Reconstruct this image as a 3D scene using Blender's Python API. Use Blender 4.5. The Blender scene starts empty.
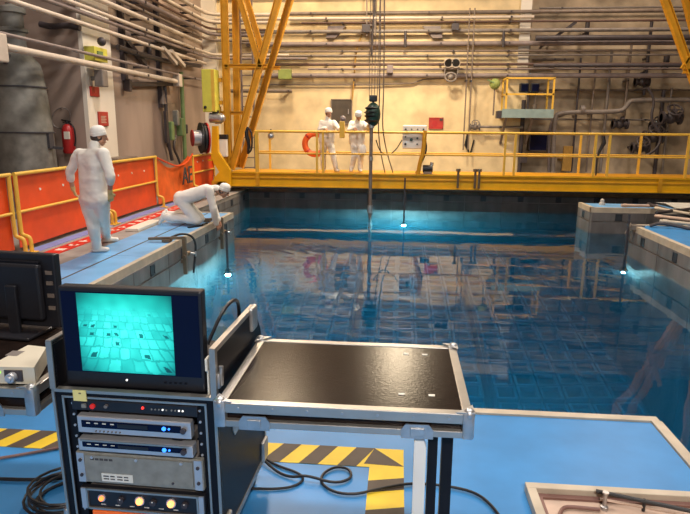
import bpy, bmesh, math, random
from mathutils import Vector, Matrix, noise

random.seed(7)
S = bpy.context.scene
COL = S.collection

# ------------------------------------------------------------------ camera
CAM = Vector((0.0, 0.0, 1.75)); FPX = 600.0; PW, PH = 690, 514
_yaw, _pit, _rol = math.radians(5.05), math.radians(12.3), math.radians(0.42)
_fw = Vector((-math.sin(_yaw) * math.cos(_pit), math.cos(_yaw) * math.cos(_pit), -math.sin(_pit)))
_r0 = Vector((math.cos(_yaw), math.sin(_yaw), 0)); _u0 = _r0.cross(_fw)
_R = math.cos(_rol) * _r0 + math.sin(_rol) * _u0
_U = -math.sin(_rol) * _r0 + math.cos(_rol) * _u0
cd = bpy.data.cameras.new('camera'); cam = bpy.data.objects.new('camera', cd); COL.objects.link(cam)
cd.sensor_width = 36; cd.lens = 36 * FPX / PW; cd.clip_start = 0.05; cd.clip_end = 200
m3 = Matrix((_R, _U, -_fw)).transposed()
cam.matrix_world = Matrix.Translation(CAM) @ m3.to_4x4()
S.camera = cam

def ray(x, y): return _fw + _R * ((x - PW / 2) / FPX) - _U * ((y - PH / 2) / FPX)
def pz(x, y, z): d = ray(x, y); return CAM + d * ((z - CAM.z) / d.z)
def py(x, y, Y): d = ray(x, y); return CAM + d * (Y / d.y)
def px(x, y, X): d = ray(x, y); return CAM + d * (X / d.x)

# ------------------------------------------------------------------ world, exposure, lights
w = bpy.data.worlds.new('world'); S.world = w; w.use_nodes = True
w.node_tree.nodes['Background'].inputs[0].default_value = (0.9, 0.85, 0.8, 1)
w.node_tree.nodes['Background'].inputs[1].default_value = 0.02
S.view_settings.view_transform = 'Standard'; S.view_settings.look = 'None'
S.view_settings.gamma = 1.0; S.view_settings.use_curve_mapping = False
S.view_settings.exposure = 0.12
S.cycles.use_denoising = True
S.cycles.max_bounces = 10; S.cycles.transparent_max_bounces = 12; S.cycles.volume_bounces = 1
S.cycles.diffuse_bounces = 2; S.cycles.glossy_bounces = 3; S.cycles.transmission_bounces = 6
S.cycles.caustics_reflective = False; S.cycles.caustics_refractive = False
S.cycles.sample_clamp_indirect = 4.0

CEIL = 9.5
# (x, y, power, colour, size) of the high-bay lamps under the ceiling; the last is an added front fill
BAYS = [(-3.5, 16.8, 430, (1, .77, .50), 1.0), (.1, 16.6, 430, (1, .80, .54), .8), (6.5, 17.0, 270, (1, .80, .62), 1.0),
        (-2.5, 10.5, 430, (1, .86, .76), 1.0), (5.0, 10.5, 300, (1, .88, .78), 1.0),
        (-2.2, 3.2, 280, (1, .92, .86), 1.0), (2.6, 3.2, 240, (1, .92, .86), 1.0), (.8, -2.6, 260, (1, .94, .90), .7)]
BAYZ = [9.5, 6.95] + [9.5] * 5 + [5.0]          # two of them hang lower, the last as added fill behind the camera
def light(kind, name, loc, power, col, size=None, rot=None, blend=None, angle=None):
    l = bpy.data.lights.new(name, kind); l.energy = power; l.color = col
    o = bpy.data.objects.new(name, l); COL.objects.link(o); o.location = loc
    if kind == 'AREA': l.shape = 'DISK'; l.size = size
    else: l.shadow_soft_size = size or .05
    if kind == 'SPOT': l.spot_size = angle; l.spot_blend = blend
    if rot: o.rotation_euler = rot
    return o
for i, (bx, by, bp, bc, bs) in enumerate(BAYS):
    light('AREA', 'bay_lamp_light', (bx, by, BAYZ[i] - .62), bp, bc, bs, (0, 0, 0) if i < 7 else (math.radians(52), 0, 0))

# ------------------------------------------------------------------ materials
MATS = {}
def mat(name, col, rough=.5, metal=0.0, var=.12, scale=6.0, bump=0.0, bscale=60.0, emit=None, estr=0.0, col2=None, aniso=None, spec=.5, coat=0.0):
    m = bpy.data.materials.new(name); m.use_nodes = True; MATS[name] = m
    nt = m.node_tree; b = nt.nodes['Principled BSDF']
    b.inputs['Roughness'].default_value = rough; b.inputs['Metallic'].default_value = metal
    b.inputs['Specular IOR Level'].default_value = spec; b.inputs['Coat Weight'].default_value = coat
    tc = nt.nodes.new('ShaderNodeTexCoord'); mp = nt.nodes.new('ShaderNodeMapping')
    nt.links.new(tc.outputs['Object'], mp.inputs[0])
    if aniso: mp.inputs['Scale'].default_value = aniso
    n = nt.nodes.new('ShaderNodeTexNoise'); n.inputs['Scale'].default_value = scale; n.inputs['Detail'].default_value = 5
    nt.links.new(mp.outputs[0], n.inputs['Vector'])
    mx = nt.nodes.new('ShaderNodeMix'); mx.data_type = 'RGBA'
    c2 = col2 or tuple(min(1, c * (1 + var)) for c in col); c1 = col if col2 else tuple(c * (1 - var) for c in col)
    mx.inputs[6].default_value = (*c1, 1); mx.inputs[7].default_value = (*c2, 1)
    rp = nt.nodes.new('ShaderNodeMapRange'); rp.inputs[1].default_value = .3; rp.inputs[2].default_value = .7
    nt.links.new(n.outputs['Fac'], rp.inputs[0]); nt.links.new(rp.outputs[0], mx.inputs[0])
    nt.links.new(mx.outputs[2], b.inputs['Base Color'])
    if bump:
        n2 = nt.nodes.new('ShaderNodeTexNoise'); n2.inputs['Scale'].default_value = bscale; n2.inputs['Detail'].default_value = 4
        nt.links.new(tc.outputs['Object'], n2.inputs['Vector'])
        bp = nt.nodes.new('ShaderNodeBump'); bp.inputs['Strength'].default_value = bump; bp.inputs['Distance'].default_value = .01
        nt.links.new(n2.outputs['Fac'], bp.inputs['Height']); nt.links.new(bp.outputs[0], b.inputs['Normal'])
    if emit:
        b.inputs['Emission Color'].default_value = (*emit, 1); b.inputs['Emission Strength'].default_value = estr
    return m
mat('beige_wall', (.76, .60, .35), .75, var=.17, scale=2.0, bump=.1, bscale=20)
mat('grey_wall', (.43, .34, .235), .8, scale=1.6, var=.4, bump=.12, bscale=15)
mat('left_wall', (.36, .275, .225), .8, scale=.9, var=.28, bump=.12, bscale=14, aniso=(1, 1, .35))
mat('white_paint', (.82, .76, .66), .6, var=.05, scale=2)
mat('ceiling', (.10, .09, .08), .9, var=.2)
mat('concrete', (.30, .28, .26), .8, var=.25, scale=2.5, bump=.2, bscale=40)
mat('liner_steel', (.17, .155, .15), .6, metal=.1, var=.42, scale=2.6, aniso=(1, 1, .3), bump=.05, bscale=10)
mat('liner_dark', (.03, .035, .045), .6)
mat('coping', (.55, .47, .36), .55, var=.15)
mat('blue_vinyl', (.04, .25, .58), .42, var=.12, scale=3, bump=.05, bscale=12)
mat('blue_deck', (.17, .43, .76), .45, var=.16, scale=2.2, bump=.05, bscale=10)
mat('violet_strip', (.22, .28, .62), .5, var=.15)
mat('floor_grey', (.33, .30, .28), .7, var=.2, scale=3)
mat('yellow_paint', (.88, .47, .008), .42, var=.10, scale=3)
mat('crane_yellow', (.72, .34, .015), .45, var=.14, scale=3)
mat('pale_yellow', (.72, .68, .10), .45, var=.06)
mat('rail_yellow', (.82, .50, .07), .4, var=.08)
mat('orange_sheet', (.82, .085, .012), .5, var=.14, scale=2.5, bump=.15, bscale=6)
mat('orange_cloth', (.80, .13, .015), .55, var=.2, scale=3, bump=.3, bscale=5)
mat('red_paint', (.45, .02, .02), .4, var=.1)
mat('red_tape', (.66, .03, .02), .4, var=.1)
mat('sign_red', (.46, .04, .03), .4, var=.15)
mat('white_plastic', (.88, .85, .78), .45, var=.04)
mat('white_cloth', (.86, .83, .76), .8, var=.04, scale=9, bump=.35, bscale=18)
mat('cap_cloth', (.90, .88, .82), .8, var=.03, bump=.1)
mat('skin', (.52, .27, .17), .55, var=.08, scale=14)
mat('hair', (.05, .035, .03), .6)
mat('glove_cotton', (.62, .48, .22), .8, var=.1)
mat('glove_white', (.78, .70, .60), .8, var=.06)
mat('eye_dark', (.02, .015, .01), .3)
mat('lip', (.34, .12, .10), .5)
mat('black_plastic', (.014, .014, .018), .38, var=.2)
mat('black_board', (.016, .010, .008), .22, spec=.10, var=.25, scale=14, bump=.06, bscale=90)
mat('rack_black', (.006, .006, .009), .45, spec=.25)
mat('aluminium', (.50, .465, .42), .36, metal=.75, var=.08, scale=12)
mat('silver', (.62, .62, .64), .35, metal=.6, var=.06)
mat('zinc', (.52, .52, .52), .4, metal=.85, var=.15, scale=20)
mat('steel', (.45, .43, .42), .38, metal=.8, var=.15)
mat('grey_panel', (.29, .28, .24), .55, metal=.2, var=.16, scale=22)
mat('cream_case', (.66, .60, .47), .45, var=.05)
mat('label_white', (.80, .76, .66), .6, var=.03)
mat('ink', (.06, .05, .05), .6)
mat('sticky', (.85, .74, .28), .7, var=.05)
mat('blue_glass', (.004, .006, .028), .2, var=.1, spec=.2)
mat('tape_yellow', (.86, .60, .03), .5, var=.10, scale=5)
mat('tape_black', (.085, .062, .045), .6, var=.2, scale=6)
mat('cable_black', (.012, .012, .014), .45)
mat('cable_brown', (.20, .10, .08), .5)
mat('pipe_white', (.60, .52, .44), .4, var=.08)
mat('pipe_grey', (.22, .19, .17), .45, var=.18)
mat('pipe_dull', (.20, .155, .125), .5, var=.2)
mat('pipe_brown', (.115, .065, .05), .5, var=.2)
mat('pipe_violet', (.24, .195, .19), .5, var=.15)
mat('pipe_dark', (.055, .045, .05), .5, var=.2)
mat('tank', (.20, .20, .18), .6, metal=.1, var=.5, scale=3.2, bump=.1, bscale=8)
mat('tank_dark', (.05, .05, .06), .6)
mat('green_paint', (.16, .25, .10), .5, var=.15)
mat('lime_paint', (.27, .33, .09), .5, var=.15)
mat('hoist_green', (.018, .055, .04), .35, var=.2)
mat('door_dark', (.075, .06, .045), .5, var=.3, scale=3)
mat('teal_steel', (.26, .36, .36), .5, var=.1)
mat('ring_orange', (.80, .14, .03), .5, var=.08)
mat('wood', (.42, .24, .05), .6, var=.2, aniso=(8, 8, 1))
mat('sheet_white', (.66, .64, .58), .7, var=.08, bump=.2, bscale=4)
mat('tan_pipe', (.58, .42, .32), .5, var=.15)
mat('bronze', (.20, .14, .09), .45, metal=.4)
mat('cell_steel', (.16, .22, .25), .5, metal=.2, var=.2, scale=1.5)
mat('cell_dark', (.09, .12, .13), .6)
mat('red_button', (.55, .02, .015), .3, emit=(1, .03, .02), estr=.25)
mat('led_blue', (.02, .05, .4), .3, emit=(.03, .20, 1), estr=3)
mat('led_red', (.4, .01, .01), .3, emit=(1, .03, .02), estr=2.5)
mat('led_white', (.6, .6, .6), .3, emit=(1, .95, .85), estr=1.2)
mat('led_green', (.2, .4, .05), .3, emit=(.4, .9, .1), estr=1.0)
mat('bulb', (1, .6, .3), .3, emit=(1, .30, .06), estr=2.6)
mat('bulb_dim', (.8, .2, .05), .3, emit=(1, .22, .04), estr=2.2)
mat('orange_lit', (.7, .12, .02), .5, emit=(1, .16, .02), estr=.25)
mat('lamp_lens', (.9, 1, 1), .3, emit=(.72, 1, 1), estr=30)
mat('bay_lens', (1, .9, .7), .4, emit=(1, .85, .62), estr=6)

def M(n): return MATS[n]

# ------------------------------------------------------------------ builders
class B:
    """collects geometry for one mesh"""
    def __init__(s): s.v = []; s.f = []
    def add(s, vs, fs):
        n = len(s.v); s.v += [Vector(q) for q in vs]; s.f += [tuple(n + i for i in f) for f in fs]; return s
    def box(s, a, b, M4=None):
        (x0, y0, z0), (x1, y1, z1) = a, b
        x0, x1 = min(x0, x1), max(x0, x1); y0, y1 = min(y0, y1), max(y0, y1); z0, z1 = min(z0, z1), max(z0, z1)
        vs = [Vector(q) for q in ((x0, y0, z0), (x1, y0, z0), (x1, y1, z0), (x0, y1, z0), (x0, y0, z1), (x1, y0, z1), (x1, y1, z1), (x0, y1, z1))]
        if M4: vs = [M4 @ q for q in vs]
        return s.add(vs, ((0, 3, 2, 1), (4, 5, 6, 7), (0, 1, 5, 4), (1, 2, 6, 5), (2, 3, 7, 6), (3, 0, 4, 7)))
    def rbox(s, a, b, r, M4=None, seg=2):
        bm = bmesh.new(); bmesh.ops.create_cube(bm, size=1)
        a, b = Vector(a), Vector(b); c = (a + b) / 2; d = b - a
        for q in bm.verts: q.co = Vector((q.co.x * abs(d.x), q.co.y * abs(d.y), q.co.z * abs(d.z))) + c
        bmesh.ops.bevel(bm, geom=bm.edges[:], offset=r, segments=seg, affect='EDGES', profile=.5)
        if M4: bmesh.ops.transform(bm, matrix=M4, verts=bm.verts[:])
        bm.verts.index_update(); s.add([q.co.copy() for q in bm.verts], [[q.index for q in f.verts] for f in bm.faces]); bm.free(); return s
    def cyl(s, p, q, r, r2=None, n=12, cap=True):
        p, q = Vector(p), Vector(q); d = (q - p).normalized(); r2 = r if r2 is None else r2
        u = d.orthogonal().normalized(); v = d.cross(u)
        vs = []
        for c, rr in ((p, r), (q, r2)):
            vs += [c + (u * math.cos(2 * math.pi * i / n) + v * math.sin(2 * math.pi * i / n)) * rr for i in range(n)]
        fs = [(i, (i + 1) % n, n + (i + 1) % n, n + i) for i in range(n)]
        if cap: fs += [tuple(reversed(range(n))), tuple(range(n, 2 * n))]
        return s.add(vs, fs)
    def bar(s, p, q, wx, wz, up=(0, 0, 1)):
        p, q = Vector(p), Vector(q); d = (q - p).normalized(); up = Vector(up)
        if abs(d.dot(up)) > .95: up = Vector((0, 1, 0))
        u = d.cross(up).normalized() * wx / 2; v = u.cross(d).normalized() * wz / 2
        vs = [c + a * u + b * v for c in (p, q) for a, b in ((-1, -1), (1, -1), (1, 1), (-1, 1))]
        return s.add(vs, ((0, 1, 5, 4), (1, 2, 6, 5), (2, 3, 7, 6), (3, 0, 4, 7), (3, 2, 1, 0), (4, 5, 6, 7)))
    def ibeam(s, p, q, wd, ht, t=.02):
        p, q = Vector(p), Vector(q); d = (q - p).normalized(); u = Vector((0, 1, 0)); v = u.cross(d).normalized()
        s.bar(p, q, t, ht - t, v)
        for k in (-1, 1): s.bar(p + v * k * (ht / 2 - t / 2), q + v * k * (ht / 2 - t / 2), wd, t, v)
        return s
    def tube(s, pts, r, n=8, closed=False, smooth=0):
        pts = [Vector(q) for q in pts]
        for _ in range(smooth):
            new = [] if closed else [pts[0]]
            for i in range(len(pts) if closed else len(pts) - 1):
                a, b = pts[i], pts[(i + 1) % len(pts)]
                new += [a.lerp(b, .25), a.lerp(b, .75)]
            if not closed: new.append(pts[-1])
            pts = new
        L = len(pts); vs = []; u = None
        for i in range(L):
            if closed: t = pts[(i + 1) % L] - pts[i - 1]
            else: t = pts[min(i + 1, L - 1)] - pts[max(i - 1, 0)]
            t.normalize()
            if u is None: u = t.orthogonal().normalized()
            u = (u - t * u.dot(t))
            u = u.normalized() if u.length > 1e-6 else t.orthogonal().normalized()
            v = t.cross(u); rr = r if isinstance(r, (int, float)) else r[0] if L == 1 else (lambda g: r[int(g)] + (r[min(int(g) + 1, len(r) - 1)] - r[int(g)]) * (g - int(g)))(i / (L - 1) * (len(r) - 1))
            vs += [pts[i] + (u * math.cos(2 * math.pi * k / n) + v * math.sin(2 * math.pi * k / n)) * rr for k in range(n)]
        fs = []
        for i in range(L if closed else L - 1):
            j = (i + 1) % L
            fs += [(i * n + k, i * n + (k + 1) % n, j * n + (k + 1) % n, j * n + k) for k in range(n)]
        if not closed: fs += [tuple(reversed(range(n))), tuple((L - 1) * n + k for k in range(n))]
        return s.add(vs, fs)
    def lathe(s, prof, c=(0, 0, 0), axis=(0, 0, 1), n=24):
        ax = Vector(axis).normalized(); u = ax.orthogonal().normalized(); v = ax.cross(u); c = Vector(c)
        vs = [c + ax * h + (u * math.cos(2 * math.pi * i / n) + v * math.sin(2 * math.pi * i / n)) * max(r, 1e-4) for r, h in prof for i in range(n)]
        fs = [(a * n + i, a * n + (i + 1) % n, (a + 1) * n + (i + 1) % n, (a + 1) * n + i) for a in range(len(prof) - 1) for i in range(n)]
        fs += [tuple(reversed(range(n))), tuple((len(prof) - 1) * n + i for i in range(n))]
        return s.add(vs, fs)
    def prism(s, poly, d):
        """planar polygon (3-D points) pushed along vector d"""
        poly = [Vector(q) for q in poly]; d = Vector(d); n = len(poly)
        return s.add(poly + [q + d for q in poly], [tuple(reversed(range(n))), tuple(range(n, 2 * n))] + [(i, (i + 1) % n, n + (i + 1) % n, n + i) for i in range(n)])
    def ball(s, c, r, n=12, m=8, M4=None):
        rx, ry, rz = (r, r, r) if isinstance(r, (int, float)) else r
        vs = []; c = Vector(c)
        for j in range(m + 1):
            a = math.pi * j / m
            for i in range(n):
                b = 2 * math.pi * i / n
                vs.append(Vector((rx * math.sin(a) * math.cos(b), ry * math.sin(a) * math.sin(b), rz * math.cos(a))))
        if M4: vs = [M4 @ q for q in vs]
        vs = [q + c for q in vs]
        fs = [(j * n + i, (j + 1) * n + i, (j + 1) * n + (i + 1) % n, j * n + (i + 1) % n) for j in range(m) for i in range(n)]
        return s.add(vs, fs)
    def mesh(s, name, off=(0, 0, 0)):
        off = Vector(off); me = bpy.data.meshes.new(name)
        me.from_pydata([q - off for q in s.v], [], s.f)
        bm = bmesh.new(); bm.from_mesh(me); bmesh.ops.remove_doubles(bm, verts=bm.verts[:], dist=1e-5)
        bmesh.ops.recalc_face_normals(bm, faces=bm.faces[:]); bm.to_mesh(me); bm.free(); me.update(); return me

def origin(o):
    v = Vector((0, 0, 0))
    while o is not None: v += o.location; o = o.parent
    return v
def setp(o, label=None, cat=None, group=None, kind=None):
    if label: o['label'] = label
    if cat: o['category'] = cat
    if group: o['group'] = group
    if kind: o['kind'] = kind
    return o
def link(name, me, parent=None):
    o = bpy.data.objects.new(name, me); COL.objects.link(o); o.parent = parent; return o
def part(name, b, m, parent, smooth=False, local=False, label=None, kind=None):
    me = b.mesh(name, (0, 0, 0) if local else origin(parent)); me.materials.append(M(m))
    if smooth: shade(me)
    return setp(link(name, me, parent), label=label, kind=kind)
def shade(me, ang=40):
    for p in me.polygons: p.use_smooth = True
    try: me.set_sharp_from_angle(angle=math.radians(ang))
    except Exception: pass
def thing(name, label, cat, loc=(0, 0, 0), rz=0, group=None):
    o = bpy.data.objects.new(name, None); COL.objects.link(o); o.location = loc; o.rotation_euler = (0, 0, rz)
    o.empty_display_size = .1
    return setp(o, label, cat, group)
def solo(name, b, m, label, cat, group=None, smooth=False, loc=(0, 0, 0)):
    me = b.mesh(name, loc); me.materials.append(M(m))
    if smooth: shade(me)
    o = link(name, me); o.location = loc; return setp(o, label, cat, group)
def struct(name, b, m, smooth=False):
    me = b.mesh(name); me.materials.append(M(m))
    if smooth: shade(me)
    return setp(link(name, me), kind='structure')
def copies(name, me, parent, offs):
    for q in offs:
        o = link(name, me, parent); o.location = q
def one(b, name, m):
    me = b.mesh(name); me.materials.append(M(m)); return me

# ================================================================== SETTING
WZ = -.57; PB = -6.2          # water level, pool bottom
XL, XR, YN, YF = -3.36, 4.31, 3.56, 17.0
WL, YB = -6.45, 20.2
b = B()
for (x0, x1, y0, y1) in ((-9, 1.62, -4, YN), (-9, XL, YN, 11.92), (-9, -4.3, 11.92, YF), (-9, 14, YF, 23), (XR, 14, -4, 11.42),
                         (XR, 9, 13.8, 14.75), (9, 14, 11.42, YF), (1.62, XR, -4, -1)):
    b.box((x0, y0, PB - .3), (x1, y1, -.012))
b.box((-4.5, -1.2, PB - .3), (9.2, 17.2, PB))
floor = struct('floor', b, 'concrete')
def fpart(name, b_, m, label=None, kind=None): return part(name, b_, m, floor, label=label, kind=kind)
# vinyl coverings, each sheet its own piece
def sheets(name, x0, x1, y0, y1, nx, ny, m, z0=-.012, z1=.0, g=.004):
    for i in range(nx):
        for j in range(ny):
            fpart(name, B().box((x0 + (x1 - x0) * i / nx + g, y0 + (y1 - y0) * j / ny + g, z0), (x0 + (x1 - x0) * (i + 1) / nx - g, y0 + (y1 - y0) * (j + 1) / ny - g, z1)), m)
sheets('vinyl_sheet', -9, 1.57, -4, YN - .05, 1, 1, 'blue_vinyl')
sheets('deck_sheet', -4.28, XL - .06, YN, 11.86, 1, 4, 'blue_deck')
sheets('deck_sheet', XR + .08, 8, 2, 11.34, 1, 2, 'blue_vinyl')
sheets('deck_sheet', XR + .08, 9, 13.86, 14.7, 1, 1, 'blue_deck')
fpart('edge_strip', B().box((-9, YN, -.012), (-4.28, 17, -.006)), 'floor_grey')
fpart('violet_strip', B().box((-5.22, YN, -.006), (-5.02, 15.5, .002)), 'violet_strip', 'violet blue floor strip at the fence')
fpart('seam_line', B().box((-3.86, YN, 0), (-3.835, 11.8, .003)), 'tape_black')
# copings
for (a, c) in (((-9, YN - .05, -.1), (1.62, YN + .01, .012)), ((1.57, -4, -.1), (1.63, YN - .05, .012)), ((XL - .06, YN, -.1), (XL + .01, 11.92, .012)),
               ((-4.3, 11.86, -.1), (XL, 11.93, .012)), ((XR - .01, -1, -.1), (XR + .08, 11.42, .012)), ((XR, 11.34, -.1), (9, 11.43, .012)),
               ((XR - .01, 13.79, -.1), (9, 13.86, .012)), ((XR - .01, 13.8, -.1), (XR + .08, 14.76, .012)), ((-4.31, 16.95, -.1), (9, YF + .05, .012))):
    fpart('coping', B().box(a, c), 'coping')
# pool liner: steel panels with recessed joints, narrow ledge at the top, square sockets
def liner(name, p, q, nrm, n):
    root = setp(bpy.data.objects.new(name, None), kind='structure'); COL.objects.link(root)
    p, q, nrm = Vector(p), Vector(q), Vector(nrm); d = (q - p) / n; u = d.normalized()
    for i in range(n):
        a = p + d * i + u * .008; c = p + d * (i + 1) - u * .008
        for (z0, z1) in ((-.29, -.1), (-PB * -1, -.31)):
            vs = [a + Vector((0, 0, z0)), c + Vector((0, 0, z0)), c + Vector((0, 0, z1)), a + Vector((0, 0, z1))]
            part('panel', B().prism(vs, nrm * .02), 'liner_steel', root)
        mid = p + d * (i + .5)
        bb = B(); h = .075
        for zc in (-.2,):
            for s0, s1, za, zb in ((-h, h, -h, -h + .02), (-h, h, h - .02, h), (-h, -h + .02, -h, h), (h - .02, h, -h, h)):
                c0 = mid + u * s0; c1 = mid + u * s1
                bb.prism([c0 + Vector((0, 0, zc + za)), c1 + Vector((0, 0, zc + za)), c1 + Vector((0, 0, zc + zb)), c0 + Vector((0, 0, zc + zb))], nrm * .03)
            fr = part('socket_frame', bb, 'liner_dark', root)
            k = h - .02
            part('socket_back', B().prism([mid - u * k + Vector((0, 0, zc - k)), mid + u * k + Vector((0, 0, zc - k)), mid + u * k + Vector((0, 0, zc + k)), mid - u * k + Vector((0, 0, zc + k))], nrm * .0225), 'liner_dark', fr)
    return root
liner('wall_pool_far', (-4.28, YF, 0), (9, YF, 0), (0, -1, 0), 13)
liner('wall_pool_left', (XL, 3.6, 0), (XL, 11.9, 0), (1, 0, 0), 7)
liner('wall_pool_left_recess', (-4.3, 12, 0), (-4.3, 16.95, 0), (1, 0, 0), 4)
liner('wall_pool_corner', (-4.28, 11.92, 0), (XL, 11.92, 0), (0, 1, 0), 1)
liner('wall_pool_right', (XR, 0, 0), (XR, 11.4, 0), (-1, 0, 0), 9)
liner('wall_pool_gate', (XR, 13.8, 0), (XR, 14.74, 0), (-1, 0, 0), 1)
liner('wall_pool_canal', (XR + .02, 13.8, 0), (9, 13.8, 0), (0, -1, 0), 4)
liner('wall_pool_near', (-3.3, YN, 0), (1.62, YN, 0), (0, 1, 0), 4)
liner('wall_pool_side', (1.62, -1, 0), (1.62, 3.55, 0), (1, 0, 0), 4)

# room shell
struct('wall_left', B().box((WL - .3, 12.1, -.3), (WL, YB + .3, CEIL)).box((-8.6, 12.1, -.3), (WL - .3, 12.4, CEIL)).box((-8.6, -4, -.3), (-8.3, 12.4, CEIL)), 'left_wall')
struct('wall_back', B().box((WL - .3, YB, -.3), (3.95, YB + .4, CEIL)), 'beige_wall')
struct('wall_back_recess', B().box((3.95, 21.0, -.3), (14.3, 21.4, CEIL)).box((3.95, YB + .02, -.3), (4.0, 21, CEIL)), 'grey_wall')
struct('trim_dark_added', B().box((WL, YB - .12, 5.72), (3.95, YB, CEIL)).box((3.95, 20.88, 5.9), (14, 21.0, CEIL)), 'ceiling')                        # unseen dark band added above the pipe runs to darken the water's reflections
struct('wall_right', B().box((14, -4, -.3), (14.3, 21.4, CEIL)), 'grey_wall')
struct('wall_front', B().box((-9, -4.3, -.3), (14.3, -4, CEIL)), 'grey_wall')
struct('ceiling', B().box((-9.3, -4.3, CEIL), (14.3, 21.4, CEIL + .3)), 'ceiling')
struct('trim_1', B().box((WL, 12.1, 0), (WL + .09, 13.3, CEIL)), 'white_paint')          # white pilaster on the left wall
struct('trim_2', B().box((3.62, YB - .06, 3.6), (3.95, YB, CEIL)), 'white_paint')           # white end strip of the back wall
struct('trim_3', B().box((WL, YB - .25, 0), (WL + .45, YB, CEIL)), 'white_paint')          # corner post
struct('baseboard_back', B().box((WL + .45, YB - .03, 0), (3.95, YB, .12)), 'floor_grey')

# ================================================================== WATER
wm = bpy.data.materials.new('pool_water'); wm.use_nodes = True; nt = wm.node_tree; nt.nodes.clear()
out = nt.nodes.new('ShaderNodeOutputMaterial'); gl = nt.nodes.new('ShaderNodeBsdfGlass')
gl.inputs['IOR'].default_value = 1.33; gl.inputs['Roughness'].default_value = 0.0; gl.inputs['Color'].default_value = (1, 1, 1, 1)
va = nt.nodes.new('ShaderNodeVolumeAbsorption'); va.inputs['Color'].default_value = (0.0, .68, .83, 1); va.inputs['Density'].default_value = .36
vs_ = nt.nodes.new('ShaderNodeVolumeScatter'); vs_.inputs['Color'].default_value = (.15, .72, 1, 1); vs_.inputs['Density'].default_value = .048; vs_.inputs['Anisotropy'].default_value = .3
ad = nt.nodes.new('ShaderNodeAddShader'); nt.links.new(va.outputs[0], ad.inputs[0]); nt.links.new(vs_.outputs[0], ad.inputs[1])
nt.links.new(gl.outputs[0], out.inputs['Surface']); nt.links.new(ad.outputs[0], out.inputs['Volume'])
geo = nt.nodes.new('ShaderNodeNewGeometry')
def mth(op, a, b_=None):
    n = nt.nodes.new('ShaderNodeMath'); n.operation = op
    for i, q in enumerate((a, b_)):
        if q is None: continue
        if isinstance(q, (int, float)): n.inputs[i].default_value = q
        else: nt.links.new(q, n.inputs[i])
    return n.outputs[0]
def wnoise(sc, scale, det):
    mp = nt.nodes.new('ShaderNodeMapping'); mp.inputs['Scale'].default_value = sc; nt.links.new(geo.outputs['Position'], mp.inputs[0])
    n = nt.nodes.new('ShaderNodeTexNoise'); n.inputs['Scale'].default_value = scale; n.inputs['Detail'].default_value = det
    nt.links.new(mp.outputs[0], n.inputs['Vector']); return n.outputs['Fac']
h = mth('ADD', mth('MULTIPLY', wnoise((.55, 1, 1), 1.0, 1), .060), mth('MULTIPLY', wnoise((.5, 1, 1), 3.4, 2), .012))
for (cx, cy, amp, k) in ((-.7, 15.5, .010, 16), (-2.93, 9.9, .020, 22), (4.0, 10.9, .008, 22)):
    dv = nt.nodes.new('ShaderNodeVectorMath'); dv.operation = 'DISTANCE'; nt.links.new(geo.outputs['Position'], dv.inputs[0]); dv.inputs[1].default_value = (cx, cy, WZ)
    r_ = dv.outputs['Value']
    h = mth('ADD', h, mth('MULTIPLY', mth('MULTIPLY', mth('SINE', mth('MULTIPLY', r_, k)), mth('POWER', 2.718, mth('MULTIPLY', r_, -.9))), amp))
bp = nt.nodes.new('ShaderNodeBump'); bp.inputs['Strength'].default_value = 1.0; bp.inputs['Distance'].default_value = .085
nt.links.new(h, bp.inputs['Height']); nt.links.new(bp.outputs[0], gl.inputs['Normal'])
MATS['pool_water'] = wm
e = .015
poly = [(XL - e, YN - e), (1.62 + e, YN - e), (1.62 - e, -1 - e), (XR + e, -1 - e), (XR + e, 11.42 - e), (9 + e, 11.42 - e), (9 + e, 13.8 + e), (XR - e, 13.8 + e),
        (XR - e, 14.75 - e), (9 + e, 14.75 - e), (9 + e, YF + e), (-4.3 - e, YF + e), (-4.3 - e, 11.92 - e), (XL - e, 11.92 - e)]
poly[1] = (1.62 - e, YN - e)
water = struct('water', B().prism([(x, y, PB - .1) for x, y in poly], (0, 0, WZ - PB + .1)), 'pool_water')

# ================================================================== FUEL STORAGE CELLS
RT = -5.0
P_ = .36
cb = B(); o_, i_ = .165, .125
for (x0, y0, x1, y1) in ((-o_, -o_, o_, -i_), (-o_, i_, o_, o_), (-o_, -i_, -i_, i_), (i_, -i_, o_, i_)): cb.box((x0, y0, -.5), (x1, y1, 0))
cell = one(cb, 'storage_cell', 'cell_steel')
dk = one(B().box((-i_, -i_, -.14), (i_, i_, -.12)), 'cell_insert', 'cell_dark')
def make_module(x0, y0, nx, ny):
    r = thing('fuel_rack', 'square grid of steel storage cells on the pool floor under the water', 'storage rack', (x0, y0, RT), 0, 'racks of cells on the pool floor')
    part('rack_base', B().box((x0, y0, PB), (x0 + nx * P_, y0 + ny * P_, RT - .5)), 'cell_steel', r)
    offs = [((i + .5) * P_, (j + .5) * P_, -random.random() * .03) for i in range(nx) for j in range(ny)]
    copies('storage_cell', cell, r, offs)
    for k, q in enumerate(offs):
        if random.random() < .55: o = link('cell_insert', dk, r); o.location = q
for ix in range(3):
    for iy in range(5):
        make_module(XL + .3 + ix * 2.35, YN + .3 + iy * 2.6, 6, 7)

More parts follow.
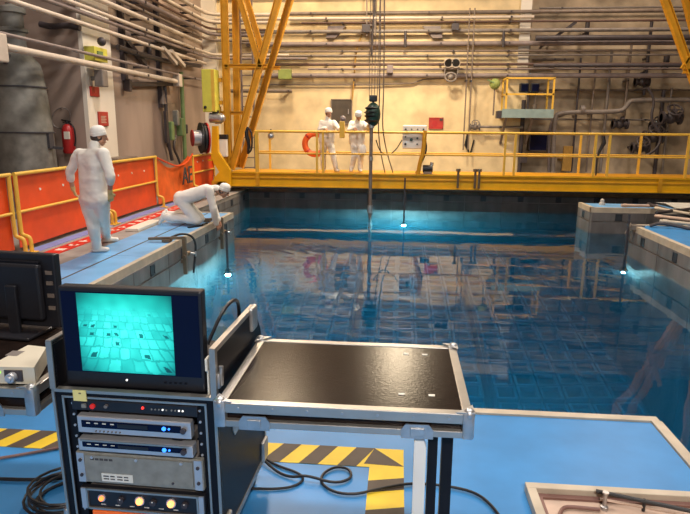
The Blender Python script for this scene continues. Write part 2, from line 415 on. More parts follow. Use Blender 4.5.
# ================================================================== UNDERWATER LAMPS
def pool_lamp(x, y, zl, ztop, label, power, col=(.55, .95, 1.0), lr=.07):
    t = thing('underwater_lamp', label, 'lamp', (x, y, zl))
    part('pole', B().cyl((x, y, zl + .25), (x, y, ztop), .022, n=8), 'pipe_dark', t, True)
    part('housing', B().lathe([(.03, .30), (.05, .26), (.055, .10), (.08, .02), (.085, 0)], (x, y, zl)), 'black_plastic', t, True)
    part('lens', B().lathe([(lr, -.012), (lr + .005, 0)], (x, y, zl)), 'lamp_lens', t)
    light('POINT', 'underwater_lamp_light', (x, y, zl - .12), power, col, lr * .8)
pool_lamp(.16, 15.75, -1.75, .45, 'underwater lamp hanging from a pole off the yellow bridge', 480)
pool_lamp(-2.93, 9.95, -1.35, -.02, 'underwater lamp on the pole held by the kneeling worker', 300, lr=.05)
pool_lamp(4.12, 11.05, -1.5, .25, 'underwater lamp at the corner of the right hand deck', 30, lr=.035)
def fill_lamp(x, y, z, power, dr, label):  # unseen lamps added below the near edge to brighten the storage cells
    t = thing('pool_fill_lamp', label, 'lamp', (x, y, z)); d = Vector(dr)
    part('housing', B().cyl((x, y, z), Vector((x, y, z)) + d * .10, .14, n=16), 'zinc', t, True)
    part('lens', B().cyl(Vector((x, y, z)) + d * .10, Vector((x, y, z)) + d * .115, .11, n=16), 'lamp_lens', t)
    light('POINT', 'pool_fill_lamp_light', Vector((x, y, z)) + d * .3, power, (.45, .85, 1), .12)
fill_lamp(-2.0, YN + .02, -2.2, 700, (0, 1, 0), 'unseen round fill lamp added on the near pool wall below the camera, towards the left deck')
fill_lamp(.9, YN + .02, -2.2, 480, (0, 1, 0), 'unseen round fill lamp added on the near pool wall below the camera, close to its corner')

# ================================================================== CEILING LAMPS AND ADDED FRONT FILL
for i, (bx, by, bp_, bc, bs) in enumerate(BAYS):
    t = thing('bay_lamp', 'round high bay lamp under the ceiling over ' + ('the back wall at the vessel side', 'the middle of the back wall', 'the recessed wall', 'the left deck of the pool', 'the right deck of the pool', 'the equipment rack', 'the floor tray', 'the camera, added to light the faces turned to it')[i], 'lamp', (bx, by, CEIL))
    part('stem', B().cyl((bx, by, CEIL), (bx, by, BAYZ[i] - .3), .03, n=8), 'steel', t)
    part('reflector', B().lathe([(.06, -.25), (.14, -.3), (.30, -.5), (.32, -.55), (.30, -.55), (.13, -.33), (.05, -.3)], (bx, by, BAYZ[i]), n=20), 'zinc', t, True)
    part('bulb', B().lathe([(.02, -.3), (.10, -.36), (.11, -.45), (.02, -.52)], (bx, by, BAYZ[i]), n=12), 'bay_lens', t, True)

# ================================================================== PIPES ON THE BACK WALL
def pipe(name, label, pts, r, m, cat='pipe', clamps=None, smooth=1, group=None):
    """one pipe run with its clamps to the wall"""
    o = thing(name, label, cat, Vector(pts[0]), 0, group)
    part('tube', B().tube(pts, r, 10, smooth=smooth), m, o, True)
    for c, d in clamps or ():
        c, d = Vector(c), Vector(d)
        part('clamp', B().bar(c - d.normalized() * (r + .02), c + d, .05, .05), 'pipe_dark', o)
    return o
PY = 20.0
runs = [  # z, radius, material, x0, x1, label
    (5.22, .060, 'pipe_dull', -3.6, 10.5, 'topmost long brownish pipe across the back wall'),
    (5.05, .050, 'pipe_white', -6.0, 3.98, 'whitish pipe across the beige wall ending at its white edge strip'),
    (4.93, .035, 'pipe_brown', -3.2, 10.5, 'thin brown pipe just under the whitish one on the back wall'),
    (4.67, .060, 'pipe_grey', -5.0, 10.5, 'grey pipe carrying a junction box, fourth from the top on the back wall'),
    (4.30, .075, 'pipe_violet', -5.0, 10.5, 'thick violet grey pipe along the middle of the back wall'),
    (4.08, .035, 'pipe_dull', -4.6, 10.5, 'upper of two thin parallel dull pipes in the middle of the back wall'),
    (3.95, .030, 'pipe_grey', -4.6, 10.5, 'lower of two thin parallel grey pipes in the middle of the back wall'),
    (3.68, .045, 'pipe_brown', -4.2, 10.5, 'dark red brown pipe with clamps across the back wall'),
    (3.53, .030, 'pipe_violet', -3.0, 10.5, 'thin violet pipe right under the dark red brown one'),
    (3.34, .075, 'pipe_violet', -4.6, 10.5, 'lowest thick pipe across the back wall'),
]
for i, (z, r, m, x0, x1, lab) in enumerate(runs):
    yy = PY - (.08 if i in (2, 3, 8) else 0) - (.12 if m == 'pipe_white' else 0)
    cl = [((x, yy, z), (0, YB - yy - .005, 0)) for x in (-2.9 + .5 * (i % 3), .8 + .4 * (i % 3), 3.3)]
    pts = [(x0, yy, z), (x1, yy, z)]
    pipe('service_pipe', lab, pts, r, m, clamps=cl, smooth=0)
pipe('conduit', 'thin conduit stepping up towards the floodlights on the beige wall',
     [(-4.6, 20.1, 3.06), (.2, 20.1, 3.06), (.85, 20.1, 3.28), (3.6, 20.1, 3.28)], .022, 'pipe_dull', 'conduit', [((-1.5, 20.1, 3.06), (0, .09, 0))])
# pipes in front of the darker recess
for z, r, m, x0, x1, lab in ((5.45, .03, 'pipe_grey', 4.3, 11, 'thin grey pipe highest up on the darker recessed wall'),
                             (4.42, .085, 'pipe_dark', 4.05, 11, 'thick black pipe across the darker recessed wall'),
                             (3.90, .05, 'pipe_dull', 4.2, 5.5, 'short pipe stub with a cap on the darker recessed wall'),
                             (2.95, .03, 'pipe_dull', 4.3, 11, 'thin pipe at mid height on the darker recessed wall'),
                             (3.62, .06, 'pipe_dark', 4.05, 11, 'black pipe under the red brown one on the darker recessed wall'),
                             (2.02, .03, 'pipe_grey', 4.3, 8.2, 'low thin pipe behind the bridge rail on the recessed wall')):
    yr = 19.78 if m == 'pipe_dark' else 20.75
    pipe('service_pipe', lab, [(x0, yr, z), (x1, yr, z)], r, m, clamps=[((x0 + .7, yr, z), (0, 20.995 - yr, 0)), ((x1 - .3, yr, z), (0, 20.995 - yr, 0))], smooth=0)
def vert(name, label, xpix, yt, yb, r, m, cat='pipe', Y=20.6):
    if xpix == 524: Y = 20.09
    a, c = py(xpix, yt, Y), py(xpix, yb, Y); c.x = a.x
    return pipe(name, label, [a, c], r, m, cat, [((a.x, Y, (a.z + c.z) / 2), (0, (21 if a.x > 3.95 else YB) - Y - .005, 0))], 0)
for xp, yt, yb, r, m, lab in ((588, 20, 45, .07, 'pipe_dark', 'short dark upright strut between two pipes on the recessed wall'),
                              (597, 54, 172, .03, 'pipe_dull', 'tall thin upright pipe left of the pair on the recessed wall'),
                              (612, 50, 172, .045, 'pipe_grey', 'tall grey upright pipe right of the pair on the recessed wall'),
                              (667, 56, 70, .09, 'pipe_dark', 'stubby black upright valve stem under the long black pipe'),
                              (664, 90, 174, .06, 'pipe_dark', 'dark upright pipe beside the valve cluster'),
                              (672, 88, 174, .035, 'pipe_grey', 'grey upright pipe just right of the dark one'),
                              (581, 58, 172, .035, 'pipe_dark', 'thin dark upright pipe nearest to the timber board on the recessed wall'),
                              (632, 40, 120, .04, 'pipe_dull', 'dull upright pipe crossing the stepped bent pipe on the recessed wall'),
                              (652, 20, 95, .05, 'pipe_dark', 'dark upright pipe running down to the valve cluster'),
                              (524, 100, 172, .07, 'pipe_dark', 'dark upright pipe at the edge of the beige wall')):
    vert('upright_pipe', lab, xp, yt, yb, r, m)
for xp, lab in ((470, 'thin cable conduit falling to the bridge rail, left one of two'), (475, 'thin cable conduit falling to the bridge rail, right one of two')):
    vert('conduit', lab, xp, 8, 150, .022, 'pipe_dull', 'conduit', 19.88)
# big bent pipe low on the recessed wall
bp0 = [py(553, 172, 20.3), py(554, 118, 20.3), py(560, 112, 20.3), py(620, 112, 20.3), py(626, 107, 20.3), py(630, 101, 20.3), py(636, 100, 20.3), py(690, 100, 20.3), py(740, 100, 20.3)]
for q in bp0: q.y = 20.3
o = pipe('bent_pipe', 'thick bent pipe rising from the floor and stepping up along the recessed wall', bp0, .075, 'pipe_grey', smooth=2,
         clamps=[(bp0[3], (0, .69, 0)), (bp0[7], (0, .69, 0))])
a = py(582, 110, 20.3)
part('flange', B().cyl((a.x - .06, 20.3, a.z), (a.x + .06, 20.3, a.z), .15, n=14), 'pipe_grey', o, True)
a = py(548, 118, 20.45)
pipe('upright_pipe', 'slim violet upright pipe next to the thick bent pipe', [py(549, 172, 20.45), py(549, 120, 20.45), py(565, 114, 20.45)], .05, 'pipe_violet', smooth=2)
# valve clusters on the recessed wall
def valve(xp, yp, s, label, m='pipe_dark', Y=20.55, wheel=True):
    c = py(xp, yp, Y); t = thing('valve', label, 'valve', c)
    part('body', B().cyl(c - Vector((s, 0, 0)), c + Vector((s, 0, 0)), s * .45, n=12).ball(c, s * .62, 10, 6), m, t, True)
    for k in (-1, 1): part('flange', B().cyl(c + Vector((s * .8 * k, 0, 0)), c + Vector((s * k, 0, 0)), s * .7, n=12), m, t, True)
    part('bonnet', B().cyl(c, c + Vector((0, -s * .8, s * .8)), s * .28, n=10), m, t, True)
    if wheel:
        k = c + Vector((0, -s * .8, s * .8)); ring = []
        ax = Vector((0, -1, 1)).normalized(); u = Vector((1, 0, 0)); v = ax.cross(u)
        part('handwheel', B().tube([k + (u * math.cos(i * .524) + v * math.sin(i * .524)) * s * .75 for i in range(12)], s * .1, 6, True)
             .bar(k - u * s * .7, k + u * s * .7, s * .12, s * .12).bar(k - v * s * .7, k + v * s * .7, s * .12, s * .12), m, t, True)
    part('support', B().bar(c, (c.x, 20.995 if c.x > 3.95 else YB - .005, c.z), s * .3, s * .3), m, t)
    return t
valve(640, 148, .26, 'dark valve with handwheel low behind the bridge rail, left of the cluster', Y=20.0)
valve(653, 137, .30, 'largest dark valve of the cluster on the recessed wall', Y=20.45)
valve(671, 118, .30, 'round black valve above the bridge rail beside the upright pipes', Y=20.1)
valve(642, 82, .22, 'dark valve high on the recessed wall near the gantry leg')
valve(657, 126, .22, 'dark valve just above the bridge rail in the cluster', Y=20.75)
valve(620, 124, .24, 'flat dark valve below the stepped bent pipe', wheel=False)
valve(475, 127, .16, 'small grey valve on the beige wall above the bridge rail', 'pipe_grey', 20.0)
pts = [py(648, 88, 19.7), py(655, 100, 19.7), py(650, 120, 19.7), py(662, 135, 19.7), py(657, 150, 19.7), py(640, 158, 19.7)]
pipe('hose', 'dark hose winding down through the valve cluster', pts, .04, 'pipe_dark', 'hose', [(pts[0], (0, 1.29, 0))], 2)
a = py(500, 127, 20.0)
pipe('service_pipe', 'short grey pipe from the small valve to the platform', [(py(478, 127, 19.95).x, 19.95, a.z), (py(523, 127, 19.95).x, 19.95, a.z)], .04, 'pipe_grey', smooth=0, clamps=[((a.x, 19.95, a.z), (0, .245, 0))])

def wbox(name, label, cat, x0, y0, x1, y1, Y, dep, m, frame=None, extra=None):
    a, c = py(x0, y0, Y), py(x1, y1, Y); t = thing(name, label, cat, (a.x, Y, c.z))
    part('body', B().rbox((a.x, Y, c.z), (c.x, Y + dep, a.z), .012), m, t)
    if frame:
        f = .03
        part('rim', B().box((a.x, Y - .015, c.z), (c.x, Y, c.z + f)).box((a.x, Y - .015, a.z - f), (c.x, Y, a.z)).box((a.x, Y - .015, c.z), (a.x + f, Y, a.z)).box((c.x - f, Y - .015, c.z), (c.x, Y, a.z)), frame, t)
    return t, a, c
t, a, c = wbox('hatch_cover', 'dark brown square hatch on the beige wall behind the workers', 'hatch', 331, 99, 352, 124, YB - .06, .055, 'door_dark', 'pipe_dull')
part('handle', B().bar((c.x - .12, YB - .09, (a.z + c.z) / 2 - .08), (c.x - .12, YB - .09, (a.z + c.z) / 2 + .08), .03, .03), 'steel', t)
t, a, c = wbox('junction_box', 'small grey box hanging from the dark red brown pipe', 'box', 387, 65, 393, 73, PY - .2, .2, 'pipe_violet')
t, a, c = wbox('junction_box', 'black box on the grey pipe above the floodlights', 'box', 452, 23, 459, 30, PY - .25, .3, 'pipe_dark')
t, a, c = wbox('junction_box', 'black box on the grey pipe beside the diagonal cable tray', 'box', 362, 24, 370, 32, PY - .25, .3, 'pipe_dark')
t, a, c = wbox('junction_box', 'greenish box under the thick pipe beside the gantry leg', 'box', 278, 69, 291, 79, PY - .2, .2, 'lime_paint')
t, a, c = wbox('steel_cabinet', 'dark navy cabinet under the yellow railed platform', 'cabinet', 530, 131, 547, 151, 20.35, .35, 'blue_glass', 'pipe_dark')
part('bracket', B().box((a.x + .1, 20.7, c.z + .1), (c.x - .1, 20.995, c.z + .18)), 'pipe_dark', t)
t, a, c = wbox('timber_board', 'ochre timber board standing behind the bridge rail', 'board', 564, 146, 571, 171, 20.3, .08, 'wood')
part('batten', B().box((a.x, 20.38, c.z + .3), (c.x, 20.995, c.z + .38)), 'wood', t)
t, a, c = wbox('switch_box', 'small black box low at the edge of the beige wall', 'box', 521, 155, 527, 163, YB - .25, .24, 'pipe_dark')
t, a, c = wbox('warning_sign', 'small red sign with pale print on the beige wall above the bridge rail', 'sign', 429, 117.5, 443, 129, YB - .03, .025, 'sign_red', 'sign_red')
cx, cz = (a.x + c.x) / 2, (a.z + c.z) / 2
part('print', B().lathe([(.09, 0), (.09, .004)], (cx - .03, YB - .031, cz - .01), (0, -1, 0), 14).box((cx - .17, YB - .035, cz + .11), (cx + .05, YB - .03, cz + .125)).box((cx - .16, YB - .035, cz - .13), (cx + .14, YB - .03, cz - .118)), 'red_paint', t)
part('corner_mark', B().box((c.x - .12, YB - .05, a.z - .10), (c.x - .02, YB - .045, a.z - .03)), 'ink', t)
# cable tray rising to the ceiling
a, c = py(371, 36, 19.9), py(369, 0, 19.9); t = thing('cable_tray', 'narrow upright cable tray above the workers on the beige wall', 'cable tray', a)
tp = Vector((c.x, 19.9, 9.3)); bt = Vector((a.x, 19.9, a.z))
for s in (-.13, .13): part('side_rail', B().bar(bt + Vector((s, 0, 0)), tp + Vector((s, 0, 0)), .04, .08), 'pipe_dull', t)
for k in range(10): part('rung', B().bar(bt + Vector((-.13, 0, .2 + k * .5)), bt + Vector((.13, 0, .2 + k * .5)), .03, .03), 'pipe_dull', t)
part('cable', B().tube([bt + Vector((.03, -.03, -.6)), bt + Vector((.05, -.03, .3)), bt + Vector((.12, -.05, .9)), bt + Vector((.05, -.03, 1.6)), tp], .035, 8, smooth=1), 'pipe_dark', t, True)
part('mount', B().box((bt.x - .1, 19.9, bt.z + .3), (bt.x + .1, YB - .005, bt.z + .36)), 'pipe_dull', t)
pc = [py(362, 34, 20.05), py(356, 50, 20.05), py(354, 80, 20.05), py(352, 100, 20.05)]
pipe('cable', 'ochre cable hanging down the beige wall beside the dark hatch', pc, .025, 'wood', 'cable', [(pc[2], (0, .13, 0))])
for xp, lab in ((405.5, 'short dark pipe strut hanging between two pipes above the sign'), (504, 'short dull pipe strut hanging between two pipes left of the platform')):
    a, c = py(xp, 31, 19.86), py(xp, 47, 19.86)
    pipe('pipe_strut', lab, [(a.x, 19.86, a.z), (a.x, 19.86, c.z)], .045, 'pipe_dark', 'strut', [((a.x, 19.86, (a.z + c.z) / 2), (0, .33, 0))], 0)
for xp, lab in ((336, 'wedge shaped pipe bracket left of the cable tray on the beige wall'), (432, 'wedge shaped pipe bracket right of the hoist ropes on the beige wall')):
    a = py(xp, 25, 19.8); c = py(xp - 6 if xp < 400 else xp + 6, 37, 19.8)
    solo('pipe_bracket', B().prism([(a.x - .28, 20.0, a.z), (a.x + .28, 20.0, a.z), (c.x + .15, 20.0, c.z), (c.x - .15, 20.0, c.z)], (0, .195, 0)), 'pipe_violet', lab, 'bracket')
# floodlight pair
c = py(452, 63, 19.7); t = thing('floodlight_pair', 'pair of pale horn floodlights on a round bracket on the beige wall', 'floodlight', c)
for s in (-1, 1):
    k = c + Vector((s * .13, 0, .03)); ax = Vector((s * -.2, -.75, -.35)).normalized()
    hd = part('horn', B().lathe([(.05, -.16), (.09, -.10), (.12, 0), (.15, .10), (.13, .10), (.09, .0)], k, ax, 16), 'pipe_white', t, True)
    part('lens', B().lathe([(.125, .085), (.125, .09)], k, ax, 16), 'cable_black', hd)
part('bracket', B().box((c.x - .25, 19.72, c.z - .18), (c.x + .25, YB - .005, c.z - .12)).bar((c.x - .2, 19.74, c.z - .15), (c.x - .14, 19.74, c.z + .05), .03, .03).bar((c.x + .2, 19.74, c.z - .15), (c.x + .14, 19.74, c.z + .05), .03, .03), 'pipe_dull', t)
k = c + Vector((-.02, 0, -.42)); part('ring', B().tube([k + Vector((math.cos(i * .4488) * .17, 0, math.sin(i * .4488) * .13)) for i in range(14)], .03, 8, True).bar(k + Vector((-.2, .02, .1)), c + Vector((-.2, .03, -.15)), .03, .03).bar(k + Vector((.2, .02, .1)), c + Vector((.2, .03, -.15)), .03, .03).ball(k + Vector((0, .02, 0)), .09), 'pipe_grey', t, True)
# green valve left of the platform
c = py(495, 84, 19.75); t = thing('valve', 'lime green round valve on the beige wall left of the platform', 'valve', c)
part('body', B().ball(c, .17, 14, 8).cyl(c, c + Vector((0, -.14, 0)), .1), 'lime_paint', t, True)
part('stem', B().cyl(c, (c.x, YB - .005, c.z), .04).cyl(c, c + Vector((0, 0, -.95)), .025), 'pipe_dull', t, True)
part('lever', B().bar(c + Vector((0, -.14, 0)), c + Vector((-.25, -.14, .12)), .03, .04), 'green_paint', t)

# platform with yellow rails on the back wall
A, C = py(502, 110, 19.3), py(553, 118, 19.3); x0, x1, z1, z0 = A.x, C.x, A.z, C.z
t = thing('service_platform', 'small railed service platform bracketed to the wall, grey deck with yellow rails', 'platform', (x0, 19.3, z0))
part('deck', B().box((x0, 19.3, z0 + .08), (x1, 20.19, z1)), 'teal_steel', t)
part('edge_beam', B().box((x0, 19.26, z0), (x1, 19.3, z1 + .03)), 'teal_steel', t)
zt = py(520, 78, 19.3).z; xr = py(554, 90, 19.3).x; xl = py(507, 90, 19.3).x
for xx in (xl, xr):
    for yy in (19.34, 20.1): part('post', B().bar((xx, yy, z1), (xx, yy, zt), .05, .05), 'rail_yellow', t)
for zz in (zt, (zt + z1) / 2):
    part('rail', B().bar((xl - .03, 19.34, zz), (xr + .03, 19.34, zz), .05, .05), 'rail_yellow', t)
    for xx in (xl, xr): part('rail', B().bar((xx, 19.34, zz), (xx, 20.1, zz), .05, .05), 'rail_yellow', t)
part('brace', B().bar((x0 + .15, 19.35, z0 + .05), (x0 + .15, 20.19, z0 - .8), .07, .07).bar((x1 - .6, 19.35, z0 + .05), (x1 - .6, 20.19, z0 - .8), .07, .07), 'pipe_dull', t)
part('side_box', B().box((x0 - .14, 19.3, z0 - .02), (x0, 19.6, z0 + .2)), 'pipe_dark', t)
c = py(529, 88, 19.6); z1 += .002; t = thing('floodlight_pair', 'dark twin floodlights standing on the railed platform', 'floodlight', (c.x, 19.6, z1))
part('pole', B().cyl((c.x, 19.6, z1), (c.x, 19.6, c.z - .1), .035), 'pipe_dark', t, True)
for s in (-1, 1):
    hd = part('lamp_head', B().rbox((c.x + s * .16 - .13, 19.45, c.z - .14), (c.x + s * .16 + .13, 19.7, c.z + .14), .03), 'cable_black', t)
    part('lens', B().box((c.x + s * .16 - .1, 19.44, c.z - .1), (c.x + s * .16 + .1, 19.45, c.z + .1)), 'blue_glass', hd)
c = py(535, 100, 19.75); solo('hand_pump', B().cyl((c.x - .0, 19.75, z1), (c.x, 19.75, z1 + .55), .03).bar((c.x - .12, 19.75, z1 + .45), (c.x + .2, 19.75, z1 + .55), .03, .04).cyl((c.x, 19.75, z1), (c.x, 19.75, z1 + .2), .07), 'pipe_dull', 'small dull hand pump standing on the railed platform deck', 'pump')

# ================================================================== LEFT WALL: PIPES, SIGNS, VESSEL
PX = -6.15
lp = [  # x on y=0 line or (x,y) pixel, radius, material, yend, back x end, label
    ((0, 46), .062, 'pipe_white', 16.6, None, 'thick white pipe lowest along the left wall'),
    ((0, 33), .030, 'pipe_violet', 19.9, None, 'thin pale pipe just above the thick white one on the left wall'),
    ((9, 0), .045, 'pipe_white', 19.0, None, 'pale pipe third from the bottom on the left wall'),
    ((47, 0), .042, 'pipe_violet', 19.85, -3.0, 'violet pipe fourth from the bottom on the left wall'),
    ((66, 0), .042, 'pipe_white', 19.85, -3.6, 'pale pipe fifth from the bottom on the left wall'),
    ((100, 0), .055, 'pipe_white', 18.6, None, 'bright pipe sixth from the bottom on the left wall'),
    ((119, 0), .040, 'pipe_dull', 19.8, -4.4, 'dull pipe seventh from the bottom on the left wall'),
    ((138, 0), .060, 'pipe_violet', 19.8, -4.3, 'violet grey pipe fourth from the top on the left wall'),
    ((152, 0), .035, 'pipe_brown', 19.7, -4.3, 'brown pipe third from the top on the left wall'),
    ((166, 0), .060, 'pipe_white', 19.7, -4.2, 'pale pipe second from the top on the left wall'),
    ((182, 0), .060, 'pipe_white', 19.6, -3.9, 'pale pipe highest on the left wall, bending at the corner'),
]
for i, (p0, r, m, ye, xb, lab) in enumerate(lp):
    q = px(*p0, PX + .04 * (i % 3)); X = q.x; z = q.z
    pts = [(X, px(-2, 47, PX).y + .17 if i == 0 else 4.0 if i < 4 else q.y - 4, z), (X, ye, z)] if xb is None else [(X, q.y - 4, z), (X, ye - .7, z), (X + .12, ye - .2, z), (X + .7, ye, z), (xb, ye, z)]
    yc = [max(pts[0][1] + 1, y_) for y_ in (9.9, 14.6, 18)]
    pipe('service_pipe', lab, pts, r, m, clamps=[((X, y_, z), (WL - X + .005, 0, 0)) for y_ in yc if 12.2 < y_ < ye - .8], smooth=1)
# struts and brackets
for y_, lab in ((13.9, 'dark upright channel strut carrying the pipes just past the white pilaster'), (16.0, 'dark upright channel strut carrying the pipes in front of the green fittings')):
    solo('channel_strut', B().box((WL + .005, y_, 2.75 if y_ < 15 else 2.2), (WL + .12, y_ + .12, 6)), 'pipe_dark', lab, 'strut')
def bar_thing(name, label, cat, p, q, wd, m): return solo(name, B().bar(p, q, wd, wd), m, label, cat, None, False, p)
bar_thing('brace_bar', 'dark sloping brace bar beneath the pipes right of the white pilaster', 'brace', px(122, 36, -6.36), px(145, 64, -6.36), .11, 'pipe_dark')
for k, lab in ((0, 'upper sloping grey pipe end of two near the corner'), (1, 'lower sloping grey pipe end of two near the corner')):
    bar_thing('pipe_offcut', lab, 'pipe', px(163 + 8 * k, 48 + 3 * k, -6.05), px(176 + 8 * k, 64 + 2 * k, -6.05), .09, 'pipe_white')
pts = [px(q[0], q[1], -6.34) for q in ((150, 55), (148, 48), (155, 43), (170, 47), (185, 52))]
pipe('bent_pipe', 'dark looping pipe bend behind the pale pipes near the corner', pts, .07, 'pipe_dark', smooth=2, clamps=[(pts[2], (-.105, 0, 0))])
pts = [px(118, 47, -6.25), px(135, 53, -6.25), px(170, 62, -6.25), px(200, 66, -6.25)]
pipe('service_pipe', 'black cable bundle sagging across the left wall right of the pilaster', pts, .06, 'pipe_dark', 'cable', [(pts[1], (-.195, 0, 0))])
pts = [py(q[0], q[1], 11.95) for q in ((40, 24), (52, 27), (66, 25), (80, 28))]
pipe('cable_bundle', 'dark cable bundle on the wall between the vessel and the pilaster', pts, .06, 'pipe_dark', 'cable', [(pts[1], (0, .145, 0))])
for (xp, yp, lab) in ((101, 74, 'grey clamp block hanging from the thick white pipe on the pilaster'), (176, 80, 'pale end block of the thick white pipe')):
    c = px(xp, yp, PX); c.z = c.z if xp > 150 else 2.92 - .065 - .18; c.y = 16.75 if xp > 150 else c.y; solo('pipe_block', B().rbox((PX - .1, c.y - .12, c.z - .17), (PX + .09, c.y + .12, c.z + .17), .02).box((WL + .005, c.y - .04, c.z - .04), (PX, c.y + .04, c.z + .04)), 'pipe_grey' if xp < 150 else 'pipe_white', lab, 'clamp')
c = px(-2, 47, PX); c.y -= .05; solo('pipe_block', B().rbox((PX - .1, c.y - .15, c.z - .22), (PX + .1, c.y + .15, c.z + .2), .02).box((WL + .005, c.y - .04, c.z - .04), (PX, c.y + .04, c.z + .04)), 'pipe_white', 'whitish junction block where the thick white pipe starts', 'clamp')
# lime box on the pilaster
XS = WL + .09
def sbox(name, label, cat, x0, y0, x1, y1, m, dep=.03):
    a, c = px(x0, y0, XS + dep), px(x1, y1, XS + dep); t = thing(name, label, cat, (XS, a.y, c.z))
    part('body', B().rbox((XS + .002, a.y, c.z), (XS + dep, c.y, a.z), .006), m, t); return t, a, c
t, a, c = sbox('junction_box', 'yellow green electrical box on the white pilaster', 'box', 94, 46, 108, 63, 'pale_yellow', .22)
part('knob', B().ball(((XS + .25), (a.y + c.y) / 2, a.z + .12), .09, 10, 6), 'pipe_dark', t, True)
part('gland', B().box((XS + .22, a.y + .1, c.z + .1), (XS + .25, a.y + .3, a.z - .08)), 'green_paint', t)
t, a, c = sbox('warning_sign', 'small dark red sign on the white pilaster, upper of two', 'sign', 90.5, 86, 100, 97, 'red_paint')
part('print', B().box((XS + .03, (a.y + c.y) / 2 - .04, c.z + .07), (XS + .034, (a.y + c.y) / 2 + .05, a.z - .07)), 'sign_red', t)
t, a, c = sbox('warning_sign', 'orange red sign with lines of print on the white pilaster, lower of two', 'sign', 98.5, 111.5, 109, 126, 'sign_red')
for k in range(5):
    zz = a.z - .09 - k * (a.z - c.z - .14) / 5
    part('print', B().box((XS + .03, a.y + .08, zz - .016), (XS + .034, c.y - .1 - .04 * (k % 2), zz)), 'tan_pipe', t)
# fire extinguisher and hose ring on the niche wall
NY = 12.1
z0, z1 = py(72, 153, NY).z, py(72, 124, NY).z; cx = py(72, 135, NY).x; cy = NY - .15
t = thing('fire_extinguisher', 'red fire extinguisher hung on the wall between the grey vessel and the white pilaster', 'extinguisher', (cx, cy, z0))
part('cylinder', B().lathe([(.10, 0), (.12, .03), (.12, z1 - z0 - .12), (.08, z1 - z0 - .03), (.035, z1 - z0)], (cx, cy, z0), n=18), 'red_paint', t, True)
part('valve_head', B().cyl((cx, cy, z1 - .01), (cx, cy, z1 + .06), .03).bar((cx - .11, cy, z1 + .08), (cx + .08, cy, z1 + .05), .03, .025).bar((cx - .08, cy, z1 + .03), (cx + .03, cy, z1 + .05), .03, .02), 'cable_black', t)
part('hose', B().tube([(cx + .04, cy, z1 + .03), (cx + .16, cy - .03, z1 - .05), (cx + .17, cy - .03, z1 - .3), (cx + .14, cy - .03, z0 + .15)], .017, 8, smooth=2), 'cable_black', t, True)
part('label', B().box((cx - .02, cy - .124, z1 - .30), (cx + .09, cy - .09, z1 - .15)), 'label_white', t)
part('hook', B().box((cx - .04, cy, z1 - .06), (cx + .04, NY - .005, z1 - .02)), 'steel', t)
c = py(61, 118, NY - .06)
solo('hose_ring', B().tube([c + Vector((math.cos(i * .3927) * .20, 0, math.sin(i * .3927) * .20 + .05 * math.cos(i * .3927))) for i in range(16)], .011, 6, True).box((c.x - .02, c.y, c.z + .18), (c.x + .02, NY - .005, c.z + .205)), 'pipe_grey', 'thin wire loop hung on the wall beside the red extinguisher', 'hose', smooth=True)
# big vessel in the niche behind the fence
vy = 11.15; vx = py(21, 110, vy).x
def vz(y): return py(21, y, vy).z
ra, rb, rc = .54, .49, .44
t = thing('process_vessel', 'large grey bell shaped steel vessel in the niche behind the orange fence', 'vessel', (vx, vy, 0))
part('shell', B().lathe([(ra + .03, 0), (ra, vz(170)), (ra - .01, vz(133)), (rb, vz(100)), (rc, vz(72)), (rc - .03, vz(64)), (rc - .12, vz(58)), (.26, vz(54)), (.23, vz(50))], (vx, vy, 0), n=36), 'tank', t, True)
part('neck', B().lathe([(.24, vz(52)), (.21, vz(46)), (.21, vz(33)), (.26, vz(32)), (.26, vz(29)), (.20, vz(28)), (.20, vz(14)), (.25, vz(13)), (.25, vz(8)), (.08, vz(5)), (.06, vz(-8))], (vx, vy, 0), n=24), 'tank', t, True)
for yy, r_ in ((133, ra - .01), (88, .47)): part('flange', B().lathe([(r_, 0), (r_ + .03, .004), (r_ + .03, .026), (r_, .03)], (vx, vy, vz(yy)), n=36), 'tank_dark', t)
hz = vz(148); part('hinge', B().box((vx + ra - .02, vy - .1, hz), (vx + ra + .03, vy + .05, hz + .28)).bar((vx + ra, vy, hz + .02), (vx + ra + .2, vy + .05, hz), .04, .05), 'tank_dark', t)
part('lifting_lug', B().box((vx + .05, vy - rc - .02, vz(66)), (vx + .11, vy - rc + .14, vz(56))), 'tank_dark', t)
# green fittings near the corner
c = px(178, 125, -6.2); t = thing('pipe_station', 'green painted valve station on the left wall near the corner', 'valve', (WL + .005, c.y, 1.0))
def lz(x, y, X=-6.34): return px(x, y, X)
a1, a2 = lz(181, 72), lz(181, 160)
part('riser', B().cyl(a1, Vector((a1.x, a1.y, max(a2.z, .2))), .06, n=10), 'green_paint', t, True)
q1, q2 = lz(165, 86), lz(172, 160); part('side_riser', B().tube([q1, lz(166, 110), lz(168, 140), q2], .05, 8, smooth=1), 'pipe_dark', t, True)
for xp, yp, s, m in ((170, 131, .17, 'green_paint'), (180, 127, .17, 'green_paint'), (176, 118, .14, 'tank'), (186, 129, .09, 'pipe_dark')):
    k = lz(xp, yp); part('fitting', B().rbox(k - Vector((s * .6, s * .6, s * 1.5)), k + Vector((s * .6, s * .6, s * 1.5)), .03), m, t)
k = lz(166, 128); part('handle', B().bar(k + Vector((0, 0, .45)), k - Vector((0, 0, .4)), .08, .08), 'pipe_dark', t)
k = lz(163, 104); part('shade', B().lathe([(.05, .35), (.07, .1), (.095, 0), (.09, 0), (.04, .32)], k, n=16), 'pipe_dull', t, True)
part('crossbar', B().bar(lz(128, 84), lz(172, 84), .1, .1).bar(lz(128, 80), lz(128, 91), .14, .14), 'pipe_dark', t)
